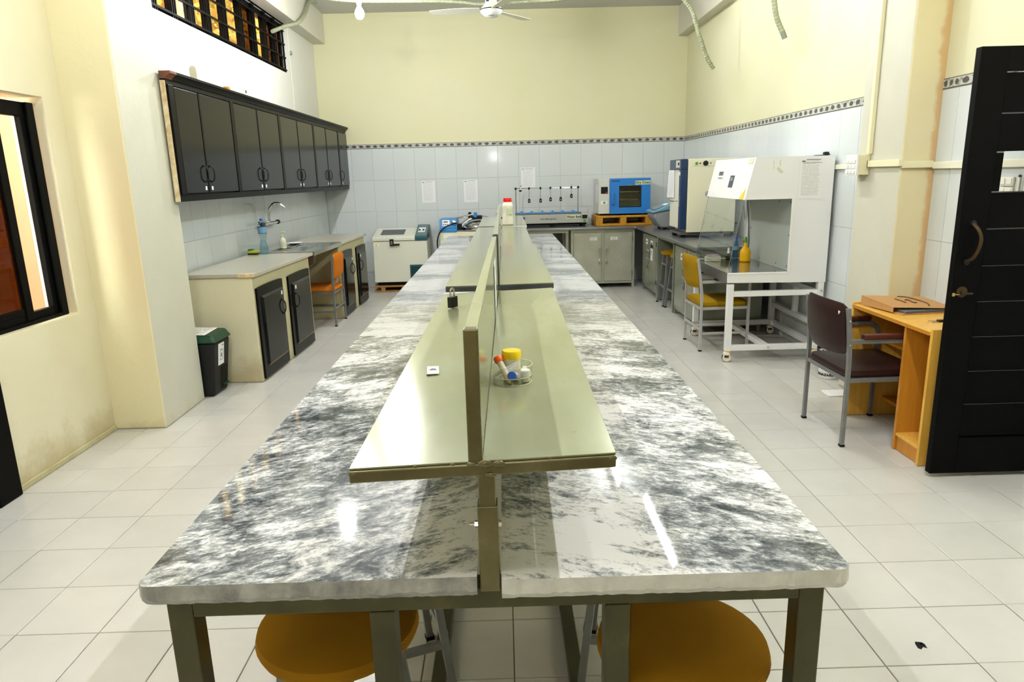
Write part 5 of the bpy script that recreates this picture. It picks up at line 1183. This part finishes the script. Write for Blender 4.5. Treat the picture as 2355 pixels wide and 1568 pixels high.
# ------------------------------------------------------------------ chairs (local: facing +x, back legs at x = 0)
def chair(name, label, loc, rz, w, dp, sz, b0, b1, fr, fab, arms=None, lean=.05, curve=.04, bend=False):
    t = thing(name, label, 'chair', loc); h = w/2; q = .024
    def o_(n, bm, m, par=t, **k): return O(n, bm, m, par, local=True, **k)
    for s in (-1, 1):
        y = s*(h-q/2)
        bm = B(); pts = spline([(0, y, .012), (0, y, sz-.05), (-.002, y, sz+.08), (-lean*.55, y, sz+.25), (-lean, y, b1-.02)], 5)
        for a, b_ in zip(pts, pts[1:]): bar(bm, a, b_, q*.85, q)
        g = o_('leg', bm, fr); bm = B(); box(bm, -.0135, .0135, y-.0135, y+.0135, 0, .013); o_('foot_cap', bm, 'rubber', g)
        bm = B()
        if arms and bend:
            r = .075; pts = [(dp, y, .012), (dp, y, .64-r-.01)]+[(dp-r+r*math.cos(a), y, .63-r+r*math.sin(a)) for a in [PI/2*k/6 for k in range(7)]]+[(.0, y, .632)]
        else: pts = [(dp, y, .012), (dp, y, .635 if arms else sz-.05)]+([(0, y, .635)] if arms else [])
        for a, b_ in zip(pts, pts[1:]): bar(bm, a, b_, q*.85, q)
        g = o_('leg', bm, fr); bm = B(); box(bm, dp-.0135, dp+.0135, y-.0135, y+.0135, 0, .013); o_('foot_cap', bm, 'rubber', g)
        if arms:
            bm = B(); box(bm, .07 if bend else .11, dp-(.06 if bend else .02), y-.022, y+.022, .646, .672); o_('armrest', bm, arms, bevel=.006)
        bm = B(); bar(bm, (.012, y, sz-.06), (dp-.012, y, sz-.06), .018, .024); o_('seat_rail', bm, fr)
        if not bend: bm = B(); bar(bm, (.012, y, .165), (dp-.012, y, .165), .018, .02); o_('stretcher', bm, fr)
    for x in (0, dp): bm = B(); bar(bm, (x, -h+q, sz-.06), (x, h-q, sz-.06), .018, .024); o_('seat_rail', bm, fr)
    if not bend: bm = B(); bar(bm, (0, -h+q, .20), (0, h-q, .20), .018, .02); o_('stretcher', bm, fr)
    # cushion
    bm = B(); n = 8; R = []
    for k, (z, ins) in enumerate(((sz-.047, .008), (sz-.03, 0), (sz-.006, .006), (sz+.006, .05))):
        ring = []
        for (cx, cy, a0) in ((dp-.05, h-.07, 0), (.05, h-.07, PI/2), (.05, -h+.07, PI), (dp-.05, -h+.07, 1.5*PI)):
            for i in range(n+1):
                a = a0+PI/2*i/n; ring.append(bm.verts.new((cx+(.058-ins)*math.cos(a), cy+(.058-ins)*math.sin(a), z)))
        R.append(ring)
    bm.faces.new(R[0][::-1]); bm.faces.new(R[-1])
    for a, b_ in zip(R, R[1:]):
        for i in range(len(a)): j = (i+1) % len(a); bm.faces.new((a[i], a[j], b_[j], b_[i]))
    o_('seat', bm, fab, smooth=True)
    # padded back, bowed backwards, round corners
    bm = B(); ny, nz = 14, 10; th = .034; F, K = [], []
    def lx(z): return -lean*min(1, max(0, (z-sz-.05)/(b1-sz-.05)))
    for j in range(nz+1):
        rf, rk = [], []
        for i in range(ny+1):
            u_ = -1+2*i/ny; v_ = j/nz
            hw = h-q-.002
            zz_ = b0+(b1-b0)*v_
            zz_ -= .018*(1-u_*u_)*(1 if v_ < .5 else -.45)*abs(v_-.5)*2
            e = max(0, abs(u_)-.8)/.2; zz_ = (zz_-(b0+b1)/2)*(1-.14*e*e)+(b0+b1)/2
            ed = min(1, min(v_, 1-v_)*5+.25)
            x = lx(zz_)-curve*(1-u_*u_)
            rf.append(bm.verts.new((x+th*.5*ed, u_*hw, zz_))); rk.append(bm.verts.new((x-th*.5*ed, u_*hw, zz_)))
        F.append(rf); K.append(rk)
    for j in range(nz):
        for i in range(ny):
            bm.faces.new((F[j][i], F[j][i+1], F[j+1][i+1], F[j+1][i])); bm.faces.new((K[j][i], K[j+1][i], K[j+1][i+1], K[j][i+1]))
    rim = [(0, i) for i in range(ny+1)]+[(j, ny) for j in range(1, nz+1)]+[(nz, i) for i in range(ny-1, -1, -1)]+[(j, 0) for j in range(nz-1, 0, -1)]
    for a, b_ in zip(rim, rim[1:]+rim[:1]): bm.faces.new((F[a[0]][a[1]], K[a[0]][a[1]], K[b_[0]][b_[1]], F[b_[0]][b_[1]]))
    bmesh.ops.recalc_face_normals(bm, faces=bm.faces); bk = o_('backrest', bm, fab, smooth=True)
    for s in (-1, 1):
        for z in (b0+.06, b1-.09):
            bm = B(); y = s*(h+.0002); lathe(bm, [(0, 0), (.006, 0), (.005, s*.004), (0, s*.004)], (lx(z), y, z), 8, 'y'); o_('frame_screw', bm, 'chrome')
    t.rotation_euler = (0, 0, rz)
    return t, bk, o_
chair('office_chair', 'mustard chair with black armrests at the white hood', (1.758, 6.318, 0), .03, .50, .43, .455, .585, .855, 'ltgrey', 'yellowfab', 'blackpl', .045, .03)
chair('office_chair', 'orange padded chair pushed under the sink', (-1.905, 7.862, 0), PI-.03, .452, .42, .44, .545, .805, 'grey', 'orange', None, .02, .01)
t, bk, o_ = chair('office_chair', 'dark maroon chair with red wooden armrests at the desk', (1.952, 4.028, 0), .02, .52, .44, .462, .555, .845, 'grey', 'maroon', 'redwood', .03, .035, True)
bm = B(); prism(bm, [(-.205, .800), (-.175, .806), (-.168, .796), (-.19, .782)], 'x', -.0545, -.0525); o_('vinyl_tear', bm, 'ivory', bk)

# ------------------------------------------------------------------ desk
dk = thing('writing_desk', 'honey coloured wooden desk against the right wall behind the black door', 'desk', (2.46, 3.9, 0))
DX, DXB = 2.222, 2.70
solid('desk_top', 'desk', dk, (DX-.004, DXB, 3.491, 4.294, .728, .748), bevel=.002); solid('top_edge', 'deskdark', dk, (DX-.0065, DX-.004, 3.491, 4.294, .728, .748))
solid('end_panel', 'desk', dk, (DX, DXB, 4.296, 4.316, .002, .762), bevel=.002); solid('end_panel', 'desk', dk, (DX, DXB, 3.469, 3.489, .002, .762), bevel=.002)
solid('partition', 'deskdark', dk, (DX+.004, DXB-.02, 3.71, 3.73, .002, .727), bevel=.002)
solid('rear_panel', 'deskdark', dk, (DXB-.018, DXB-.002, 3.491, 4.294, .25, .727)); solid('bottom_shelf', 'desk', dk, (DX+.006, DXB-.02, 3.491, 3.708, .088, .106), bevel=.002); solid('plinth', 'deskdark', dk, (DX+.016, DX+.03, 3.491, 3.708, .004, .087))
solid('foot_bar', 'deskdark', dk, (2.46, 2.54, 3.732, 4.294, .11, .13)); solid('inner_shelf', 'deskdark', dk, (2.42, DXB-.02, 3.732, 4.294, .50, .516))
fo = thing('box_file', 'brown cardboard folder with felt-pen marks lying open on the desk', 'folder', (2.48, 4.08, .7485)); p = fo.location
bm = B(); hexa(bm, [(2.315, 3.915, .7488), (2.665, 3.965, .7488), (2.62, 4.255, .7488), (2.275, 4.205, .7488)], [(2.315, 3.915, .7545), (2.665, 3.965, .7545), (2.62, 4.255, .7545), (2.275, 4.205, .7545)]); O('back_cover', bm, 'cardboard', fo, .001)
bm = B(); hexa(bm, [(2.34, 3.925, .755), (2.66, 3.97, .755), (2.622, 4.24, .755), (2.30, 4.20, .755)], [(2.34, 3.925, .7690), (2.66, 3.97, .7690), (2.622, 4.24, .7690), (2.30, 4.20, .7690)]); O('loose_papers', bm, 'inkgrey', fo, .002)
cov = ((2.292, 3.975, .786), (2.65, 3.955, .775), (2.635, 4.262, .792), (2.245, 4.262, .812))
bm = B(); hexa(bm, [(x, y, z-.003) for x, y, z in cov], cov); O('front_cover', bm, 'cardboard', fo, .001)
def on(u_, v_, d=.0012):
    a = Vector(cov[0]).lerp(Vector(cov[1]), u_); b_ = Vector(cov[3]).lerp(Vector(cov[2]), u_); q = a.lerp(b_, v_); return (q.x, q.y, q.z+d)
for pts in ([on(.40, .70), on(.42, .40)], [on(.52, .62), on(.57, .62), on(.55, .40), on(.60, .42)], [on(.55, .92), on(.66, .88), on(.74, .65), on(.74, .35), on(.66, .15)]): tube_obj('felt_mark', 'marker', fo, spline(pts, 5), .0045, 5)
bm = B(); hexa(bm, [(2.245, 4.258, .7555), (2.29, 3.975, .7555), (2.294, 3.975, .7555), (2.252, 4.26, .7555)][::-1], [(2.247, 4.258, .808), (2.291, 3.976, .783), (2.295, 3.976, .783), (2.253, 4.26, .808)][::-1]); bmesh.ops.recalc_face_normals(bm, faces=bm.faces); O('folder_spine', bm, 'cardboard', fo)
ky = thing('key_bunch', 'bunch of keys with a black fob on the desk by the door', 'keys', (2.42, 3.72, .7485)); p = ky.location
bm = B(); box(bm, p[0]-.02, p[0]+.022, p[1]-.014, p[1]+.014, p[2]+.0005, p[2]+.012); O('key_fob', bm, 'blackpl', ky, .005, seg=3)
for dy_, a in ((.008, .25), (-.008, -.15)):
    bm = B(); bar(bm, (p[0]-.02, p[1]+dy_, p[2]+.004), (p[0]-.058, p[1]+dy_+a*.05, p[2]+.003), .007, .002); O('key', bm, 'steel', ky)
tube_obj('key_ring', 'chrome', ky, [(p[0]+.036+.014*math.cos(a), p[1]+.014*math.sin(a), p[2]+.003) for a in [2*PI*k/16 for k in range(16)]], .0014, 5, True)
for dy_ in (.006, -.008): bm = B(); bar(bm, (p[0]+.05, p[1]+dy_*.3, p[2]+.003), (p[0]+.10, p[1]+dy_*2.5, p[2]+.003), .009, .002); O('key', bm, 'steel', ky)
# biohazard pail
bz = thing('biohazard_pail', 'white biohazard pail lined with a black bag behind the maroon chair', 'bin', (2.515, 5.16, 0))
p = (2.515, 5.16, 0)
bm = B(); lathe(bm, [(0, .002), (.066, .002), (.069, .007), (.080, .205), (.084, .207), (.084, .216), (.077, .216), (.065, .012), (0, .012)], p, 36); O('pail_body', bm, 'white', bz, smooth=True)
bm = B(); rnd = random.Random(5); R = []
for r, z in ((.074, .15), (.078, .225), (.090, .236), (.088, .195), (.085, .178)):
    R.append([bm.verts.new((p[0]+(r+rnd.uniform(-.003, .010))*math.cos(2*PI*i/26), p[1]+(r+rnd.uniform(-.003, .010))*math.sin(2*PI*i/26), z+rnd.uniform(-.012, .02))) for i in range(26)])
for a, b_ in zip(R, R[1:]):
    for i in range(26): j = (i+1) % 26; bm.faces.new((a[i], a[j], b_[j], b_[i]))
bmesh.ops.recalc_face_normals(bm, faces=bm.faces); O('bin_liner', bm, M('black_bag_film', (.012, .012, .013), .18), bz)
rr = lambda z: .0695+z*.0555
def wrap(txt, size, z, a0, mat, par):
    r = rr(z)+.0005; wd = [.72*size if c not in 'I' else .36*size for c in txt]; tot = sum(wd); x = -tot/2
    for c, w_ in zip(txt, wd):
        a = a0+(x+w_/2)/r; x += w_
        text('lettering', c, size, (p[0]+r*math.sin(a), p[1]-r*math.cos(a), z), (PI/2-.056, 0, a), mat, par, bold=.0016)
wrap('BIOHAZARD', .026, .036, -.95, 'ink', bz)
def arc(cx, cz, r, a0, a1, w_):
    pts = []
    for k in range(11):
        a = a0+(a1-a0)*k/10; x, z = cx+r*math.cos(a), cz+r*math.sin(a); th_ = -.62+x/rr(z); pts.append((p[0]+rr(z)*math.sin(th_), p[1]-rr(z)*math.cos(th_), z))
    tube_obj('biohazard_mark', 'ink', bz, pts, [w_*(.35+.65*math.sin(PI*(k/10))) for k in range(11)], 6)
for k in range(3):
    a = PI/2+k*2*PI/3; arc(.020*math.cos(a), .110+.020*math.sin(a), .023, a-PI+.55, a+PI-.55, .005)
arc(0, .110, .016, 0, 2*PI, .003)
ft = tag(solid('loose_tile', 'white', None, (2.305, 2.50, 4.685, 4.825, .0005, .008), bevel=.002), 'loose white tile lying on the floor beside the desk', 'tile')
for nm, (x, y), r in (('floor_stain', (1.387, 2.03), .016),): 
    bm = B(); lathe(bm, [(0, .0003), (r, .0003), (r*.8, .0016), (0, .0016)], (x, y, 0), 9)
    rnd = random.Random(2)
    for v in bm.verts: v.co.x += rnd.uniform(-.005, .005); v.co.y += rnd.uniform(-.008, .008)
    tag(O(nm, bm, 'rubber', None), 'small dark blot on the floor tiles right of the bench', 'stain')
# switch box, trunking, switches on the right wall
sb = thing('socket_box', 'white multi-socket box on the right pillar', 'socket', (2.5, 4.86, 1.61))
solid('back_box', 'trunkY', sb, (2.425, 2.4985, 4.79, 4.94, 1.545, 1.675), bevel=.003)
fp = solid('face_plate', 'white', sb, (2.408, 2.424, 4.785, 4.945, 1.54, 1.68), bevel=.003)
for z in (1.565, 1.60, 1.635):
    for y in (4.82, 4.87, 4.915): solid('switch_rocker', 'whiteplastic', fp, (2.402, 2.4078, y-.016, y+.016, z-.011, z+.011), bevel=.002)
for x in (2.445, 2.475): lathe_obj('knockout', 'rubber', sb, [(0, 1.5445), (.006, 1.5445), (.005, 1.541), (0, 1.541)], (x, 4.85, 0), 8)
tk = thing('cable_trunking', 'painted cable trunking running down and around the right pillar', 'trunking', (2.5, 4.7, 1.6))
solid('vertical_run', 'trunkY', tk, (2.472, 2.4985, 4.765, 4.80, 1.682, ZC-.01), bevel=.003)
solid('pillar_run', 'trunkY', tk, (2.474, 2.4985, 4.395, 4.775, 1.595, 1.637), (2.4985, XR-.028, 4.395, 4.4185, 1.583, 1.625), bevel=.003)
solid('wall_run', 'trunk', tk, (XR-.034, XR-.0085, 2.6, 4.393, 1.575, 1.617), bevel=.003)
solid('wall_run', 'trunk', tk, (XR-.030, XR-.0085, 4.965, 5.75, 1.585, 1.622), bevel=.003)
solid('end_cap', 'marker', tk, (2.472, 2.4738, 4.772, 4.776, 1.594, 1.638), (2.472, 2.4738, 4.72, 4.776, 1.592, 1.595))
sw = thing('wall_switches', 'ivory wall switch plates seen through the gap in the black door', 'switch', (XR, 3.72, 1.47))
for z0, z1 in ((1.478, 1.525), (1.425, 1.472)):
    pl_ = solid('switch_plate', 'ivory', sw, (XR-.020, XR-.0085, 3.70, 3.80, z0, z1), bevel=.002)
    for y in (3.725, 3.775): solid('switch_rocker', 'whiteplastic', pl_, (XR-.025, XR-.020, y-.018, y+.018, z0+.008, z1-.008), bevel=.002)
cyl_obj('wire_clip', 'marker', sw, (XR-.016, 3.665, 1.53), (XR-.0085, 3.665, 1.53), .007, 8); solid('wire_cover', 'trunk', sw, (XR-.016, XR-.0085, 3.66, 3.672, 1.2, 1.522))

# ------------------------------------------------------------------ overhead
fn = thing('ceiling_fan', 'cream three bladed ceiling fan at the far end of the room', 'fan', (-.06, 8.0, 3.33)); p = Vector((-.06, 8.0, 0))
cyl_obj('down_rod', 'fan', fn, (p.x, p.y, 3.50), (p.x, p.y, ZC-.03), .012, 10)
lathe_obj('ceiling_cup', 'fan', fn, [(0, ZC-.001), (.06, ZC-.001), (.055, ZC-.05), (.015, ZC-.07), (0, ZC-.07)], p, 20)
lathe_obj('lower_cup', 'fan', fn, [(0, 3.39), (.066, 3.39), (.058, 3.44), (.05, 3.52), (0, 3.52)], p, 24)
solid('cup_badge', 'inkblue', fn, (p.x-.052, p.x-.022, p.y-.0615, p.y-.056, 3.405, 3.425))
lathe_obj('motor_top', 'fan', fn, [(0, 3.395), (.07, 3.39), (.11, 3.35), (.118, 3.338), (0, 3.338)], p, 32)
lathe_obj('motor_ring', 'rubber', fn, [(0, 3.338), (.119, 3.338), (.119, 3.328), (0, 3.328)], p, 32)
lathe_obj('motor_bowl', 'white', fn, [(0, 3.328), (.118, 3.328), (.114, 3.308), (.08, 3.275), (.04, 3.26), (0, 3.257)], p, 32)
solid('maker_mark', 'inkgrey', fn, (p.x-.03, p.x+.03, p.y-.076, p.y-.074, 3.263, 3.269))
for a in (-1.16, .93, 3.03):
    bm = B(); R = []
    for k in range(9):
        r = .12+.54*k/8; w_ = .055+.02*math.sin(PI*k/8)+.01*k/8; tw = .22*(1-k/12); R.append([(r, -w_, -w_*tw), (r, w_, w_*tw), (r, w_, w_*tw+.004), (r, -w_, -w_*tw+.004)])
    V = [[bm.verts.new(q) for q in ring] for ring in R]; bm.faces.new(V[0][::-1]); bm.faces.new(V[-1])
    for q, s in zip(V, V[1:]):
        for i in range(4): j = (i+1) % 4; bm.faces.new((q[i], q[j], s[j], s[i]))
    bmesh.ops.transform(bm, matrix=Matrix.Translation((p.x, p.y, 3.333)) @ Matrix.Rotation(a, 4, 'Z'), verts=bm.verts); bmesh.ops.recalc_face_normals(bm, faces=bm.faces)
    O('fan_blade', bm, 'fan', fn)
def conduit(label, pts, r, mat='duct'):
    """corrugated hose: rings of ribs along a sagging path"""
    path = spline(pts, 8); P = [path[0]]; step = r*.55
    for q in path[1:]:
        while (q-P[-1]).length > step: P.append(P[-1]+(q-P[-1]).normalized()*step)
    bm = B(); tube(bm, P, [r*(1.0 if k % 2 else .86) for k in range(len(P))], 8)
    return tag(O('flexible_conduit', bm, mat, None, smooth=False), label, 'conduit')
conduit('sagging ribbed conduit running along the ceiling to the fan', [(-2.44, 8.4, 3.72), (-2.0, 8.4, 3.60), (-1.66, 8.4, 3.552), (-1.18, 8.4, 3.535), (-.69, 8.4, 3.525), (-.40, 8.4, 3.508), (-.2, 8.35, 3.472), (0, 8.3, 3.468), (.28, 8.35, 3.482), (.78, 8.4, 3.518), (1.5, 8.4, 3.65), (2.0, 8.4, 3.80)], .018)
conduit('grey ribbed conduit drooping from the beam to the clerestory window', [(-2.38, 9.9, 3.885), (-2.40, 9.66, 3.85), (-2.40, 9.33, 3.61), (-2.41, 9.0, 3.455), (-2.50, 8.86, 3.40), (-2.585, 8.78, 3.35), (-2.60, 8.60, 3.29)], .024)
conduit('ribbed conduit hanging loose below the right beam, far one', [(1.9, 8.2, 3.66), (2.0, 8.2, 3.52), (2.062, 8.2, 3.432), (2.151, 8.2, 3.319), (2.205, 8.2, 3.163), (2.264, 8.2, 3.004), (2.329, 8.2, 2.844), (2.417, 8.2, 2.705)], .026)
conduit('thicker taped conduit hanging by the right wall, nearer the camera', [(2.33, 6.4, 3.30), (2.36, 6.4, 3.10), (2.38, 6.4, 3.011), (2.411, 6.4, 2.872), (2.472, 6.4, 2.749)], .026)
tg = bpy.data.objects['flexible_conduit.003']; tube_obj('taped_end', 'ductdark', tg, [(2.468, 6.4, 2.757), (2.482, 6.4, 2.728), (2.494, 6.4, 2.70)], .024, 8)
# lamps
def bulb(label, x, y, z, mat='bulb', s=1.0):
    t = thing('light_bulb', label, 'light bulb', (x, y, z))
    bm = B(); lathe(bm, [(r_*s, .05+(h_-.05)*s) for r_, h_ in ((0, -.042), (.018, -.040), (.033, -.024), (.038, 0), (.035, .018), (.024, .038), (.0185, .05), (0, .05))], (x, y, z), 20); O('bulb_glass', bm, mat, t, smooth=True)
    lathe_obj('bulb_base', 'whiteplastic', t, [(0, .05), (.019, .05), (.021, .075), (.026, .09), (.026, .13), (.012, .145), (0, .145)], (x, y, z), 18)
    tube_obj('lamp_cord', 'whiteplastic', t, [(x, y, z+.145), (x, y, ZC-.02)], .004, 6)
    lathe_obj('ceiling_rose', 'whiteplastic', t, [(0, ZC-.001), (.045, ZC-.001), (.04, ZC-.025), (.01, ZC-.035), (0, ZC-.035)], (x, y, 0), 16)
    return t
def tube_lamp(label, x, y, z, mat='tube', ln=1.2):
    t = thing('tube_lamp', label, 'tube lamp', (x, y, z))
    solid('lamp_batten', 'white', t, (x-.025, x+.025, y-ln/2-.04, y+ln/2+.04, z+.03, z+.075), bevel=.004)
    for s in (-1, 1):
        solid('tube_holder', 'whiteplastic', t, (x-.016, x+.016, y+s*(ln/2+.012)-.012, y+s*(ln/2+.012)+.012, z-.016, z+.03), bevel=.003)
        tube_obj('hanger_chain', 'steel', t, [(x, y+s*ln*.35, z+.075), (x, y+s*ln*.35, ZC-.002)], .003, 5)
    cyl_obj('glass_tube', mat, t, (x, y-ln/2, z), (x, y+ln/2, z), .012, 14)
    return t
bulb('lit bulb hanging from the ceiling in front of the far wall', -1.385, 7.55, 3.24, 'bulb', 1.2)
bulb('lit bulb above the left of the bench, out of the picture', -1.46, 5.65, 3.15, 'bulb', .8)
bulb('lit bulb over the near left aisle, out of the picture', -1.45, 3.4, 3.2, 'bulb', .7)
tube_lamp('lit tube lamp near the ceiling over the far right aisle, out of the picture', 1.30, 8.08, 3.75, 'tube', 1.1)
bulb('lit bulb near the entrance, out of the picture', -.2, -.9, 2.2, 'bulb', .5)
tube_lamp('lit tube lamp over the right aisle, out of the picture', 1.33, 5.62, 3.3)
tube_lamp('lit tube lamp over the near right aisle, out of the picture', 1.33, 2.0, 3.3, 'tube_near')
tube_lamp('lit tube lamp over the near left of the room, out of the picture', -1.3, 1.5, 3.4, 'tube_near')
